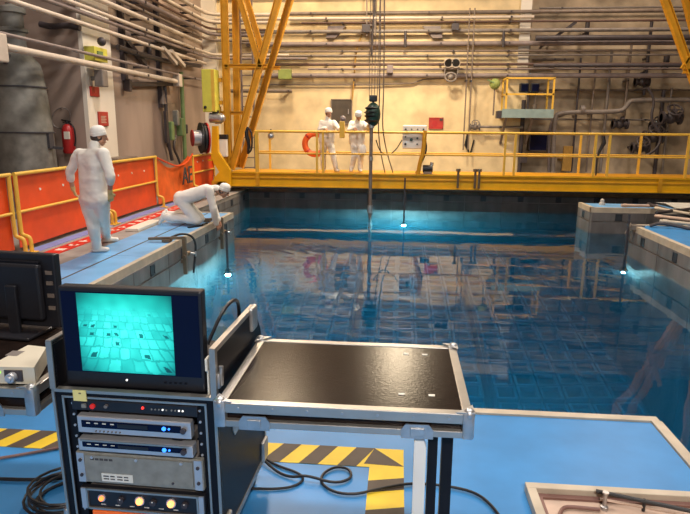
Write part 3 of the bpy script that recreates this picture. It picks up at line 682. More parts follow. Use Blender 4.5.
part('wall_plate', B().box((WL + .005, c.y - .3, c.z - .6), (WL + .05, c.y + .5, c.z + .6)).box((WL + .03, c.y - .05, c.z - .05), (-6.34, c.y + .05, c.z + .05)), 'pipe_dull', t)
pts = [lz(176, 136), lz(173, 148), lz(178, 157), lz(182, 170)]
solo('hose', B().tube(pts, .035, 8, smooth=2), 'pipe_dark', 'dark hose hanging under the green valve station', 'hose', smooth=True)
c = lz(124, 157, -6.1); solo('floor_crate', B().rbox((-6.4, c.y - .5, 0), (-6.0, c.y + .5, c.z), .02), 'pipe_dull', 'low dull crate behind the orange fence right of the pilaster', 'crate')

a, c = py(576, 22, 20.55), py(544, 45, 20.55); solo('brace_bar', B().bar(a, c, .09, .09).bar(a, (a.x, 20.995, a.z), .06, .06).bar(c, (c.x, 20.995, c.z), .06, .06), 'pipe_dark', 'dark sloping brace high on the recessed wall', 'brace')
a, c = py(228, 90, 19.9), py(292, 91, 19.9)
pipe('service_pipe', 'short dull pipe ending at a flange behind the gantry legs', [(a.x, 19.9, c.z), (c.x, 19.9, c.z)], .06, 'pipe_dull', smooth=0, clamps=[((c.x - .1, 19.9, c.z), (0, .295, 0))])

# ================================================================== ORANGE FENCE
FX = -5.2; FH = 1.08
def fence(y0, y1, label, FH=FH):
    t = thing('barrier_panel', label, 'barrier', (FX, (y0 + y1) / 2, 0), 0, 'orange barrier panels along the left deck')
    n = max(2, int((y1 - y0) * 2)); bb = B()
    vs = []
    for i in range(n + 1):
        yy = y0 + .03 + (y1 - y0 - .06) * i / n
        for z in (.06, .55, FH - .02): vs.append((FX - .035 + .012 * math.sin(i * 1.9 + z * 4), yy, z))
    fs = [(i * 3 + k, i * 3 + k + 1, (i + 1) * 3 + k + 1, (i + 1) * 3 + k) for i in range(n) for k in (0, 1)]
    nb = len(vs); vs2 = vs + [(x - .012, y, z) for x, y, z in vs]; fs2 = fs + [tuple(reversed([q + nb for q in f])) for f in fs]
    part('sheet', bb.add(vs2, fs2), 'orange_sheet', t, True)
    for k, yy in enumerate((y0 + .03, y1 - .03)):
        part('post', B().tube([(FX, yy, FH), (FX, yy, .30), (FX + .02, yy, .24), (FX + .11, yy, .22), (FX + .13, yy, .17), (FX + .13, yy, .0)], .028, 10, smooth=1), 'rail_yellow', t, True)
        part('socket', B().box((FX + .06, yy - .06, 0), (FX + .2, yy + .06, .014)), 'rail_yellow', t)
    part('top_rail', B().cyl((FX, y0, FH), (FX, y1, FH), .028, n=10), 'rail_yellow', t, True)
    part('mid_rail', B().cyl((FX, y0, .56), (FX, y1, .56), .022, n=10), 'rail_yellow', t, True)
    for i in range(3): part('rivet', B().cyl((FX - .03, y0 + (y1 - y0) * (.25 + .25 * i), .82), (FX - .018, y0 + (y1 - y0) * (.25 + .25 * i), .82), .02, n=8), 'label_white', t)
    return t
fence(5.2, 7.66, 'nearest orange barrier panel with yellow rails, cut by the photo edge')
fence(7.74, 10.2, 'orange barrier panel with yellow rails behind the standing worker')
fence(10.28, 12.6, 'orange barrier panel with yellow rails between the two workers on the deck')
fence(14.9, 16.7, 'far orange barrier panel beside the cable reel', .98)
# drooping orange cloth with black lettering
n, mrow = 14, 6; vs = []
for i in range(n + 1):
    u = i / n; yy = 12.62 + 2.26 * u; top = 1.05 - .27 * math.sin(math.pi * min(1, u * 1.12)) ** 1.0 * (1 if u < .9 else .9) if u < .89 else 1.05 - .15 * (1 - u) / .11
    for j in range(mrow + 1):
        w_ = j / mrow; z = .05 + (top - .05) * w_
        vs.append((FX + .05 * math.sin(5 * u + 3 * w_) * math.sin(math.pi * u), yy, z))
fs = [(i * (mrow + 1) + j, i * (mrow + 1) + j + 1, (i + 1) * (mrow + 1) + j + 1, (i + 1) * (mrow + 1) + j) for i in range(n) for j in range(mrow)]
nb = len(vs); bb = B().add(vs + [(x - .01, y, z) for x, y, z in vs], fs + [tuple(reversed([q + nb for q in f])) for f in fs])
t = thing('cloth_banner', 'slack orange cloth banner with black lettering hung between barrier posts', 'banner', (FX, 13.7, 0))
part('cloth', bb, 'orange_cloth', t, True)
part('tie_rope', B().tube([(FX + .02, 12.6, 1.06), (FX + .06, 13.1, .92), (FX + .06, 13.7, .80), (FX + .06, 14.3, .84), (FX + .02, 14.88, 1.04)], .02, 8, smooth=2), 'orange_sheet', t, True)
def text(body, name, parent, loc, rot, size, m, ext=.004):
    c = bpy.data.curves.new(name, 'FONT'); c.body = body; c.size = size; c.extrude = ext; c.align_x = 'CENTER'; c.align_y = 'CENTER'
    tmp = bpy.data.objects.new('tmp', c); COL.objects.link(tmp)
    me = bpy.data.meshes.new_from_object(tmp.evaluated_get(bpy.context.evaluated_depsgraph_get())); bpy.data.objects.remove(tmp)
    me.transform(Matrix.Translation(Vector(loc)) @ rot.to_4x4()); off = origin(parent)
    me.transform(Matrix.Translation(-off)); me.materials.clear(); me.materials.append(M(m)); return link(name, me, parent)
RX = Matrix(((0, 0, 1), (1, 0, 0), (0, 1, 0)))     # text plane facing +X, reading along +Y
text('AE', 'lettering', t, (FX + .075, px(184.5, 176, FX).y, px(184.5, 176, FX).z), RX, .60, 'ink', .01)

# floor tape with white marks
t = thing('floor_tape', 'red floor tape with a row of white printed marks on the left deck', 'tape', (-4.78, 9, 0))
part('strip', B().box((-4.90, 5.5, -.006), (-4.66, 13.2, .004)), 'red_tape', t)
for i in range(20):
    yy = 6.6 + i * .33; s = i % 4; bb = B(); hx = .065
    if s == 0: bb.box((-4.775 - hx, yy, .004), (-4.775 + hx, yy + .13, .006))
    elif s == 1: bb.box((-4.775 - hx, yy, .004), (-4.775 - hx + .035, yy + .13, .006)).box((-4.775 - hx, yy, .004), (-4.775 + hx, yy + .035, .006)).box((-4.775 + hx - .03, yy, .004), (-4.775 + hx, yy + .13, .006))
    elif s == 2: bb.box((-4.775 - hx, yy, .004), (-4.775 + hx, yy + .05, .006)).box((-4.775 - .015, yy + .05, .004), (-4.775 + .015, yy + .13, .006))
    else: bb.box((-4.775 - hx, yy + .02, .004), (-4.775 + hx, yy + .06, .006)).box((-4.775 - hx, yy + .08, .004), (-4.775 + hx, yy + .12, .006))
    part('mark', bb, 'label_white', t)
solo('floor_board', B().rbox((-4.55, 9.55, -.005), (-4.32, 10.55, .05), .01), 'label_white', 'white board lying on the left deck behind the kneeling worker', 'board')

# clamps on the deck edge
def edge_clamp(y, label, s=1.0):
    x = XL; t = thing('edge_clamp', label, 'clamp', (x, y, 0))
    part('arm', B().bar((x - .42 * s, y - .05, .05), (x + .14, y, .07), .05, .04), 'bronze', t)
    part('post', B().bar((x + .12, y, .07), (x + .12, y, -.50), .055, .055).bar((x + .06, y, -.3), (x + .12, y, -.3), .05, .05), 'bronze', t)
    part('knuckle', B().cyl((x + .12, y - .06, -.22), (x + .12, y + .2, -.2), .03, n=10).ball((x + .12, y + .1, -.2), .045), 'bronze', t, True)
    part('screw', B().cyl((x + .1, y + .18, -.2), (x + .22, y + .2, -.22), .016, n=8).bar((x + .22, y + .2, -.26), (x + .22, y + .2, -.18), .02, .02), 'zinc', t)
    part('foot', B().box((x - .2, y - .09, .012), (x - .08, y + .05, .05)), 'bronze', t)
edge_clamp(8.75, 'bronze pole clamp hooked over the left deck edge with its hose')
edge_clamp(10.72, 'bronze pole bracket on the deck edge under the kneeling worker’s hands', .5)
solo('hose', B().tube([(-3.55, 9.0, .02), (-3.42, 9.1, .07), (-3.27, 9.18, .03), (-3.22, 9.22, -.12), (-3.24, 9.2, -.3), (-3.26, 9.15, -.6)], .018, 10, smooth=2), 'cable_black', 'black hose looping over the left deck edge beside the clamp', 'hose', smooth=True)
solo('hand_tool', B().bar((-3.62, 10.0, .015), (-3.45, 10.25, .015), .05, .025).cyl((-3.45, 10.25, .02), (-3.42, 10.42, .02), .018), 'cable_black', 'small black hand tool on the deck beside the kneeling worker', 'tool')

# ================================================================== BRIDGE
BX0, BX1, GY0, GY1, GZ0, GZ1 = -4.55, 9.2, 16.0, 17.3, .14, .52
t = br = thing('bridge_girder', 'long yellow walkway bridge girder spanning the far end of the pool', 'bridge', (2, GY0, GZ0))
for yy in (GY0, GY1 - .2):
    part('girder', B().box((BX0, yy, GZ0), (BX1, yy + .03, GZ1)).box((BX0, yy - .05, GZ0), (BX1, yy + .14, GZ0 + .03)).box((BX0, yy - .05, GZ1 - .03), (BX1, yy + .14, GZ1)), 'yellow_paint', t)
    part('rib', B().box((BX0, yy - .03, (GZ0 + GZ1) / 2 + .03), (BX1, yy, (GZ0 + GZ1) / 2 + .06)), 'crane_yellow', t)
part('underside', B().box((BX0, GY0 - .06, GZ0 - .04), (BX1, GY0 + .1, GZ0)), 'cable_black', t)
part('deck_plate', B().box((BX0, GY0 + .03, GZ1 - .02), (BX1, GY1 - .05, GZ1 + .005)), 'crane_yellow', t)
for k, xp in enumerate((258, 478, 660)):
    a = py(xp, 178, GY0); part('stiffener', B().box((a.x - .05, GY0 - .07, GZ0 + .03), (a.x + .05, GY0 - .05, GZ1 - .02)), 'crane_yellow', t)
RZ1, RZ0 = 1.60, 1.03
def rail_post(xp, yy, w_=.055): a = py(xp, 150, yy); part('rail_post', B().bar((a.x, yy, GZ1), (a.x, yy, RZ1), w_, w_), 'rail_yellow', br)
for xp in (317, 323, 505, 515, 595, 609, 688): rail_post(xp, GY0 + .06)
rail_post(257, GY0 + .06, .09)
for z, r in ((RZ1, .032), (RZ0, .024)): part('handrail', B().cyl((py(255, 130, GY0 + .06).x, GY0 + .06, z), (BX1, GY0 + .06, z), r, n=10), 'rail_yellow', br, True)
xb0 = py(255, 130, GY1).x
for z, r in ((RZ1, .026), (RZ0, .02)): part('handrail', B().cyl((xb0, GY1 - .07, z), (BX1, GY1 - .07, z), r, n=10), 'rail_yellow', br, True)
for xp in (270, 580, 640): rail_post(xp, GY1 - .07)
a = py(423, 135, GY0 + .06)
part('bent_post', B().tube([(a.x + .05, GY0 + .06, RZ1 + .05), (a.x + .02, GY0 + .06, 1.1), (a.x - .05, GY0 + .06, .85), (a.x - .1, GY0 + .06, GZ1)], .055, 10, smooth=1), 'crane_yellow', br, True)
for xp in (458, 475, 479):
    a = py(xp, 170, GY0 + .04); part('bolt_post', B().cyl((a.x, GY0 - .08, GZ0 + .05), (a.x, GY0 - .08, GZ1 + .1), .03, n=8).cyl((a.x, GY0 - .08, GZ1 + .1), (a.x, GY0 - .08, GZ1 + .17), .06, n=8), 'bronze', br)
# end carriage
t = thing('end_carriage', 'yellow end carriage bracket of the bridge beside the cable reel', 'carriage', (-4.8, 16.2, 0))
k1 = [py(q[0], q[1], 15.74) for q in ((212, 126), (217, 126), (218, 152), (230, 170), (230, 188), (213, 188), (214, 178), (219, 172), (211, 158))]
part('bracket', B().prism(k1, (0, .15, 0)), 'yellow_paint', t)
part('truck', B().rbox((-5.0, 15.74, .07), (-4.57, 17.4, .30), .02), 'crane_yellow', t)
for yy in (16.1, 17.2): part('wheel', B().cyl((-4.75, yy, .105), (-4.62, yy, .105), .105, n=16), 'pipe_dark', t, True)
part('stay', B().bar(py(208, 160, 15.8), py(212, 160, 15.8), .05, .05), 'yellow_paint', t)
solo('crane_rail', B().box((-4.78, 12.2, -.012), (-4.6, 17.6, 0.0)).box((-4.70, 12.2, 0), (-4.66, 17.6, .0)), 'steel', 'steel rail on the deck under the bridge end carriage', 'rail')
# gantry
def P(xp, yp, Y): return py(xp, yp, Y)
t = gt = thing('crane_gantry', 'tall yellow steel gantry of crossing legs above the bridge', 'gantry', (2, 16.6, GZ1))
def beam(a, c, wd=.15, ht=.17, up=None):
    part('beam', B().ibeam(a, c, wd, ht), 'crane_yellow', gt)
def ext(a, c, z): return a + (c - a) * ((z - a.z) / (c.z - a.z))
TOP = 7.2
for (b_, tp_, Y) in (((229, 172), (224, 0), 16.25), ((238, 172), (235.5, 0), 16.98), ((231, 170), (278, 0), 16.25), ((240, 170), (290, 0), 16.98)):
    a, c = P(*b_, Y), P(*tp_, Y); e2 = ext(a, c, TOP); a = ext(a, c, GZ1 + .055); beam(a, e2)
for (p_, q_, Y) in (((240, 0), (260, 66), 16.25), ((247, 0), (262, 50), 16.98)):
    a, c = P(*p_, Y), P(*q_, Y); beam(c, ext(c, a, TOP), .13, .14)
for (p_, q_, Y) in (((225, 66), (267, 66), 16.25), ((240, 68), (280, 68), 16.98), ((214, 113), (248, 113), 16.3)):
    beam(P(*p_, Y), P(*q_, Y), .1, .1)
for Y, (p_, q_) in ((16.25, ((690, 70), (665, 0))), (17.1, ((704, 70), (686, 0)))):
    a, c = P(*p_, Y), P(*q_, Y); beam(ext(c, a, GZ1 + .055), ext(c, a, TOP))
    beam(P(683, 71, Y), P(745, 71, Y), .1, .12); beam(P(682, 69, Y), P(705, 33, Y), .08, .09)
for xx in (8.75,):
    for Y in (16.25, 16.98): beam(Vector((xx, Y, GZ1 + .03)), Vector((xx - .2, Y, TOP)))
part('top_beam', B().bar((-4.9, 16.25, TOP + .15), (9.0, 16.25, TOP + .15), .25, .35).bar((-4.9, 16.98, TOP + .15), (9.0, 16.98, TOP + .15), .25, .35), 'crane_yellow', gt)
# ladder-like grey conduit behind the gantry leg
pts = [P(244, 0, 17.35), P(244, 60, 17.35), P(244, 120, 17.35), P(244, 172, 17.35)]
xx = pts[0].x
solo('ladder', B().bar((xx - .15, 17.4, GZ1 + .005), (xx - .15, 17.4, 7), .04, .04).bar((xx + .15, 17.4, GZ1 + .005), (xx + .15, 17.4, 7), .04, .04), 'pipe_violet', 'grey upright ladder rails behind the gantry legs', 'ladder') if False else None
t = thing('ladder', 'pale grey ladder standing behind the gantry legs', 'ladder', (xx, 17.5, 0))
for s in (-.17, .17): part('rail', B().bar((xx + s, 17.5, 0), (xx + s, 17.5, 7), .045, .06), 'pipe_violet', t)
for k in range(23): part('rung', B().cyl((xx - .17, 17.5, .25 + k * .29), (xx + .17, 17.5, .25 + k * .29), .016, n=6), 'pipe_violet', t)
# pale yellow cabinet, reel, boxes on the gantry end
a, c = py(201, 69, 15.8), py(216, 112, 15.8)
t = thing('control_cabinet', 'tall pale yellow cabinet hung on the gantry above the cable reel', 'cabinet', (a.x, 15.8, c.z))
part('body', B().rbox((a.x, 15.8, c.z), (c.x, 16.2, a.z), .015), 'pale_yellow', t)
part('door_seam', B().box((c.x - .10, 15.79, c.z + .02), (c.x - .02, 15.80, a.z - .02)), 'rail_yellow', t)
part('knob', B().ball((a.x + .08, 15.77, c.z + .12), .04), 'cable_black', t, True)
for zz in (c.z + .2, a.z - .3): part('hanger', B().box((c.x, 16.1, zz), (c.x + .08, 16.2, zz + .1)), 'crane_yellow', t)
c = py(204.5, 138, 15.7); t = thing('cable_reel', 'black cable reel with a red flange and silver drum at the bridge end', 'reel', c); ax = Vector((-1, -.62, 0)).normalized()
part('flange', B().lathe([(.06, -.07), (.40, -.07), (.40, -.03), (.06, -.03)], c, ax, 28), 'red_paint', t, True)
part('cable_winding', B().lathe([(.34, -.03), (.38, 0), (.38, .05), (.34, .08)], c, ax, 28), 'cable_black', t, True)
part('outer_flange', B().lathe([(.06, .08), (.40, .08), (.40, .11), (.06, .11)], c, ax, 28), 'cable_black', t, True)
hub = part('drum', B().lathe([(.20, .11), (.20, .30), (.17, .33), (.05, .33)], c, ax, 20), 'silver', t, True)
part('hub_ring', B().lathe([(.20, .305), (.215, .31), (.215, .33), (.19, .335)], c, ax, 20), 'red_paint', hub, True)
part('axle', B().cyl(c, c - ax * .16, .06), 'yellow_paint', t)
a, c = py(218.5, 139, 15.98), py(227, 157, 15.98); t = thing('motor_box', 'white box with dark cap beside the cable reel', 'box', (a.x, 15.98, c.z))
part('body', B().rbox((a.x, 15.98, c.z), (c.x, 16.12, a.z), .02), 'white_plastic', t)
part('cap', B().rbox((a.x - .02, 15.96, a.z), (c.x + .02, 16.14, a.z + .12), .02), 'cable_black', t)
part('stand', B().box((a.x + .05, 16.02, .305), (c.x - .05, 16.1, c.z)), 'crane_yellow', t)
c = py(216, 118, 15.95); t = thing('gear_motor', 'grey gear motor under the pale yellow cabinet', 'motor', c)
part('case', B().cyl(c - Vector((.16, 0, 0)), c + Vector((.14, 0, 0)), .13, n=16).ball(c + Vector((.14, 0, 0)), .12), 'zinc', t, True)
part('terminal_box', B().box(c + Vector((-.08, -.05, .1)), c + Vector((.06, .1, .2))), 'cable_black', t)
part('mount', B().box(c + Vector((-.05, .05, -.15)), c + Vector((.05, .35, .3))), 'crane_yellow', t)
c = py(248, 138, 15.95); t = thing('cable_bundle', 'black bundle of cables tied to the left end post of the bridge rail', 'cable', c)
part('bundle', B().tube([c + Vector((0, 0, .28)), c + Vector((-.05, 0, .1)), c + Vector((.03, 0, -.15)), c + Vector((-.02, 0, -.42))], [.03, .055, .05, .02], 10, smooth=1), 'cable_black', t, True)
part('loop', B().tube([c + Vector((.04, -.02, .25)), c + Vector((.12, -.02, .1)), c + Vector((.1, -.02, -.3)), c + Vector((.0, -.02, -.4))], .025, 8, smooth=1), 'cable_black', t, True)
c = py(271, 136, 16.1); t = thing('rail_lamp', 'small round lamp on the bridge rail near its left end', 'lamp', c)
part('head', B().ball(c, .09, 12, 8), 'zinc', t, True); part('bracket', B().bar(c, c + Vector((0, -.02, .18)), .03, .03), 'pipe_dark', t)
# hoist, pole, ropes
hx, hy = py(373, 115, 15.5).x, 15.5
zt, zb = py(373, 105, hy).z, py(373, 124, hy).z
t = thing('hoist_motor', 'dark green hoist motor hanging from wire ropes over the bridge', 'hoist', (hx, hy, zb))
part('motor', B().ball((hx, hy, (zt + zb) / 2), (.19, .17, .30), 16, 10), 'hoist_green', t, True)
part('fins', B().lathe([(.12, -.2), (.205, -.15), (.12, -.1), (.205, -.03), (.12, .0), (.205, .05), (.12, .1), (.19, .16), (.1, .2)], (hx - .03, hy, (zt + zb) / 2), (0, 0, 1), 16), 'cable_black', t)
zk = py(373, 96, hy).z
part('hook_block', B().rbox((hx - .10, hy - .08, zk - .14), (hx + .10, hy + .08, zk + .02), .03).cyl((hx, hy, zt - .05), (hx, hy, zk - .1), .03), 'cable_black', t)
for d in (-.1, -.04, .03, .1): part('rope', B().cyl((hx + d, hy, zk), (hx + d * 1.3, hy + .3, 7.0), .009, n=5), 'pipe_dull', t)
px0 = py(371, 150, hy).x
t = thing('telescopic_pole', 'long dark steel pole hanging from the hoist down into the pool', 'pole', (px0, hy, zb))
part('tube', B().cyl((px0, hy, zb - .02), (px0, hy, -3.6), .045, n=12), 'pipe_dull', t, True)
for za, zc, rr in ((zb - .1, zb - .005, .075), (.9, 1.0, .06), (-.45, -.25, .075)): part('coupling', B().cyl((px0, hy, za), (px0, hy, zc), rr, n=12), 'zinc', t, True)
for k, (x0_, lab) in enumerate(((379, 'thin cable drooping from the hoist to the bridge deck, left of two'), (383, 'thin cable drooping from the hoist to the bridge deck, right of two'))):
    pts = [py(x0_, 0, 15.76), py(x0_ + 1, 90, 15.76), py(x0_ - 1, 125, 15.8), py(x0_ + 1 + 2 * k, 150, 16.2), py(x0_ + 6 + 4 * k, 170, 16.3)]
    pts[0].z = 7; pts[-1].z = GZ1 + .02
    solo('cable', B().tube(pts, .016, 6, smooth=2), 'pipe_dull', lab, 'cable', smooth=True)
# control panel on the bridge rail
a, c = py(402, 125, 16.2), py(427, 149, 16.2)
t = thing('control_console', 'white control panel with dark knobs hung on the bridge rail', 'control panel', (a.x, 16.2, c.z))
part('housing', B().rbox((a.x + .02, 16.18, c.z), (c.x - .02, 16.42, a.z), .03), 'white_plastic', t)
for i, j, s in ((0, 0, .025), (1, 0, .02), (2, 0, .02), (3, 0, .025), (0, 1, .02), (3, 1, .025), (0, 2, .03), (2, 2, .02), (1, 1.4, .04), (2, 1.2, .025), (3, 2.2, .02)):
    q = Vector((a.x + .10 + i * .155, 16.175, a.z - .11 - j * .19)); part('knob', B().cyl(q + Vector((0, .01, 0)), q - Vector((0, .03, 0)), s, n=10), 'hoist_green' if (i + j) % 2 else 'cable_black', t)
part('hook', B().box((a.x + .1, 16.1, RZ1 + .02), (a.x + .16, 16.42, RZ1 + .05)).box((c.x - .2, 16.1, RZ1 + .02), (c.x - .14, 16.42, RZ1 + .05)), 'steel', t)
cb_ = [py(402, 140, 16.22), py(396, 150, 16.25), py(388, 156, 16.3), py(380, 152, 16.3), py(376, 140, 16.2)]
solo('cable', B().tube(cb_, .014, 6, smooth=2), 'cable_black', 'thin grey cable looping from the control panel towards the pole', 'cable', smooth=True)
cb_ = [py(425, 138, 16.1), py(427, 150, 16.1), py(422, 162, 16.12), py(416, 172, 16.15)]; cb_[-1].z = GZ1 + .03
solo('cable', B().tube(cb_, .022, 6, smooth=2), 'cable_black', 'black cable falling from the control panel along the bent yellow post', 'cable', smooth=True)
a = py(428, 171, 16.2); zz = GZ1 + .01; t = thing('floor_motor', 'small dark motor standing on the bridge deck below the control panel', 'motor', (a.x, 16.2, zz))
part('case', B().cyl((a.x - .14, 16.2, zz + .13), (a.x + .12, 16.2, zz + .13), .10, n=14), 'cable_black', t, True)
part('foot', B().box((a.x - .12, 16.12, zz), (a.x + .1, 16.28, zz + .06)), 'pipe_grey', t)
part('fan_cover', B().cyl((a.x + .08, 16.2, zz + .2), (a.x + .1, 16.2, zz + .3), .05, n=10), 'zinc', t, True)
# life ring on the back rail
c = py(315, 144, GY1 - .076); t = thing('life_ring', 'orange life ring hung on the far rail of the bridge behind the workers', 'life ring', c)
part('ring', B().tube([c + Vector((math.cos(i * .2618) * .29, 0, math.sin(i * .2618) * .29)) for i in range(24)], .085, 10, True), 'ring_orange', t, True)
for k in range(4):
    an = k * math.pi / 2 + .78; part('band', B().tube([c + Vector((math.cos(an + d) * .29, 0, math.sin(an + d) * .29)) for d in (-.09, 0, .09)], .089, 10), 'sign_red', t, True)
part('hanger', B().bar(c + Vector((0, .04, .3)), (c.x, GY1 - .07, RZ1), .03, .02), 'pipe_dark', t)
# yellow box with white cap on the rail between the workers
a, c = py(339, 121, 16.0), py(345.5, 138, 16.0); t = thing('rail_box', 'ochre control box with a pale violet lamp on the rail between the two bridge workers', 'control box', (a.x, 16.0, c.z))
part('body', B().rbox((a.x + .02, 15.92, c.z), (c.x - .02, 16.06, a.z), .02), 'rail_yellow', t)
part('lamp', B().ball(((a.x + c.x) / 2 + .02, 15.99, a.z + .05), (.08, .08, .09), 12, 8), 'pipe_violet', t, True)
# hanging cables on the bridge rail at the right
for xp, lab in ((599, 'dark cable hanging in a loop behind the right part of the bridge rail'), (469, 'dark cable end hanging on the beige wall behind the bridge rail')):
    Y = 16.3 if xp > 500 else 20.0
    pts = [py(xp + 4, 134, Y), py(xp + 5, 143, Y), py(xp, 152, Y), py(xp - 2, 160, Y), py(xp - 3, 173, Y)] if xp > 500 else [py(468, 133, 20.17), py(466, 145, 20.17), py(470, 155, 20.17), py(474, 140, 20.17)]
    if xp > 500: pts[-1].z = GZ1 + .02
    solo('cable', B().tube(pts, [.04, .06, .035, .025, .02][:len(pts)], 8), 'cable_black', lab, 'cable', smooth=True)

# ================================================================== RIGHT DECKS: SHEET AND LOOSE PIPES
vs = []; nx, ny = 10, 6
for i in range(nx + 1):
    for j in range(ny + 1):
        x = 6.05 + 3 * i / nx + .25 * (1 - j / ny); y = 12.2 + 2.5 * j / ny
        vs.append((x, y, .05 + .03 * math.sin(i * 1.3 + j) * math.sin(j * 2.1)))
fs = [(i * (ny + 1) + j, (i + 1) * (ny + 1) + j, (i + 1) * (ny + 1) + j + 1, i * (ny + 1) + j + 1) for i in range(nx) for j in range(ny)]
nb = len(vs)
t = thing('cover_sheet', 'white sheet spread over boards across the gate canal beside the right decks', 'sheet', (7.5, 13.4, 0))
part('sheet', B().add(vs + [(x, y, z - .012) for x, y, z in vs], fs + [tuple(reversed([q + nb for q in f])) for f in fs]), 'sheet_white', t, True)
for k in range(4): part('board', B().box((6.2 + k * .72, 11.36, -.03 + .043), (6.8 + k * .72, 14.0, .03)), 'wood', t)
loose = [((632, 208), (668, 208), .032, 'tan_pipe', 'long pinkish pipe lying on the front edge of the far right deck', 13.85),
         ((655, 208), (690, 214), .032, 'coping', 'ochre pipe lying beside the white sheet, uppermost of the heap', 13.4),
         ((655, 216), (700, 221), .032, 'tan_pipe', 'pinkish pipe across the heap beside the white sheet', 12.9),
         ((656, 213), (690, 209), .032, 'pipe_dark', 'black pipe lying aslant on the heap beside the white sheet', 12.7),
         ((660, 221), (700, 225), .032, 'coping', 'ochre pipe lowest in the heap beside the white sheet', 12.1),
         ((648, 204), (672, 211), .035, 'pipe_dark', 'thin black rod sticking out of the heap beside the white sheet', 13.6)]
for (p_, q_, r, m, lab, Y) in loose:
    a, c = pz(*p_, .09), pz(*q_, .09)
    if Y > 13.8: a, c = Vector((a.x, Y, .065)), Vector((c.x, Y, .065))
    o = thing('loose_pipe', lab, 'pipe', a); part('tube', B().cyl(a, c, r, n=10), m, o, True)
    u = (c - a).normalized(); part('collar', B().cyl(a + u * .05, a + u * .13, r * 1.25, n=10), m, o, True)
solo('deck_beacon', B().lathe([(.07, 0), (.07, .05), (.045, .06), (.045, .12), (.01, .15)], pz(602, 205, .0), n=14), 'pipe_white', 'tiny white knob standing on the far right deck', 'beacon', smooth=True)
solo('deck_hook', B().tube([(4.55, 11.2, .02), (4.7, 11.15, .09), (4.95, 11.05, .06), (5.15, 10.95, .02)], .03, 8, smooth=1), 'pipe_dark', 'small dark bent hook on the right deck corner', 'hook', smooth=True)
solo('corner_fitting', B().tube([(4.22, 11.2, .05), (4.15, 11.2, -.12), (4.24, 11.2, -.3), (4.27, 11.2, -.1)], .025, 8, True).box((4.2, 11.15, -.05), (4.45, 11.25, .03)), 'pipe_grey', 'grey bent fitting hooked over the right deck corner', 'fitting', smooth=True)

# ================================================================== EQUIPMENT RACK
RA = math.radians(2)
RA = -RA                                            # the face leans over: its foot stands further back than its top
RK = Matrix(((1, 0, 0, 0), (0, math.cos(RA), math.sin(RA), .0223), (0, -math.sin(RA), math.cos(RA), .12), (0, 0, 0, 1)))
VT = .64
rack = thing('equipment_rack', 'black flight case rack with aluminium edges holding players and amplifiers, monitor on top', 'equipment rack', (-.98, 2.025, 0), math.radians(-1.5))
HW = .325
def rp(name, b_, m, smooth=False, parent=None, label=None): return part(name, b_, m, parent or rack, smooth, True, label)
prof = [(.0223, .12), (0, .76), (0, .95), (.55, .95), (.66, .80), (.70, .60), (.70, .12)]
for s in (-1, 1):
    x0 = s * HW; sp_ = rp('side_panel', B().prism([(x0, y, z) for y, z in prof], (-s * .018, 0, 0)), 'rack_black')
    e = B(); xo = x0 + s * .004; tw = -s * .022
    e.prism([(xo, 0, .935), (xo, .55, .935), (xo, .555, .955), (xo, -.005, .955)], (tw, 0, 0))
    e.prism([(xo, -.006, .76), (xo, .018, .76), (xo, .018, .95), (xo, -.006, .95)], (tw, 0, 0))
    e.prism([(xo, .016, .115), (xo, .705, .115), (xo, .705, .14), (xo, .016, .14)], (tw, 0, 0))
    e.prism([(xo, .68, .14), (xo, .705, .14), (xo, .705, .60), (xo, .68, .60)], (tw, 0, 0))
    rp('edge_trim', e, 'aluminium', parent=sp_)
    # recessed handle dish and corners
    xs = x0 + s * .004
    h_ = rp('handle_dish', B().prism([(xs, .20, .50), (xs, .40, .50), (xs, .42, .53), (xs, .42, .65), (xs, .40, .68), (xs, .20, .68), (xs, .18, .65), (xs, .18, .53)], (-s * .006, 0, 0)), 'zinc', parent=sp_)
    for yy, zz in ((.06, .18), (.66, .18), (.52, .91)): rp('corner_cap', B().rbox((xs - .012, yy - .05, zz - .06), (xs + .012, yy + .04, zz + .05), .01), 'zinc', parent=sp_)
    rp('butterfly_latch', B().rbox((xs - .008, .01, .79), (xs + .010, .045, .85), .006).cyl((xs + .008, .028, .80), (xs + .010, .028, .875), .009), 'zinc', True, parent=sp_)
rp('back_panel', B().box((-HW + .018, .68, .14), (HW - .018, .698, .60)), 'rack_black')
rp('bottom_panel', B().box((-HW, .03, .12), (HW, .70, .14)), 'rack_black')
rp('shelf', B().box((-HW + .018, .0, .735), (HW - .018, .60, .755)), 'rack_black')
for sx in (-.27, .27):
    for sy in (.12, .60):
        w_ = rp('caster', B().box((sx - .04, sy - .05, .105), (sx + .04, sy + .05, .12)).box((sx - .03, sy - .015, .04), (sx - .022, sy + .015, .105)).box((sx + .022, sy - .015, .04), (sx + .03, sy + .015, .105)), 'zinc')
        rp('wheel', B().cyl((sx - .02, sy, .048), (sx + .02, sy, .048), .048, n=18), 'cable_black', True, parent=w_)
def rbx(name, u0, u1, v0, v1, d, m, parent=None, back=.0, r=0, smooth=False):
    b_ = B()
    if r: b_.rbox((u0, -d, v0), (u1, back, v1), r, RK)
    else: b_.box((u0, -d, v0), (u1, back, v1), RK)
    return rp(name, b_, m, smooth, parent)
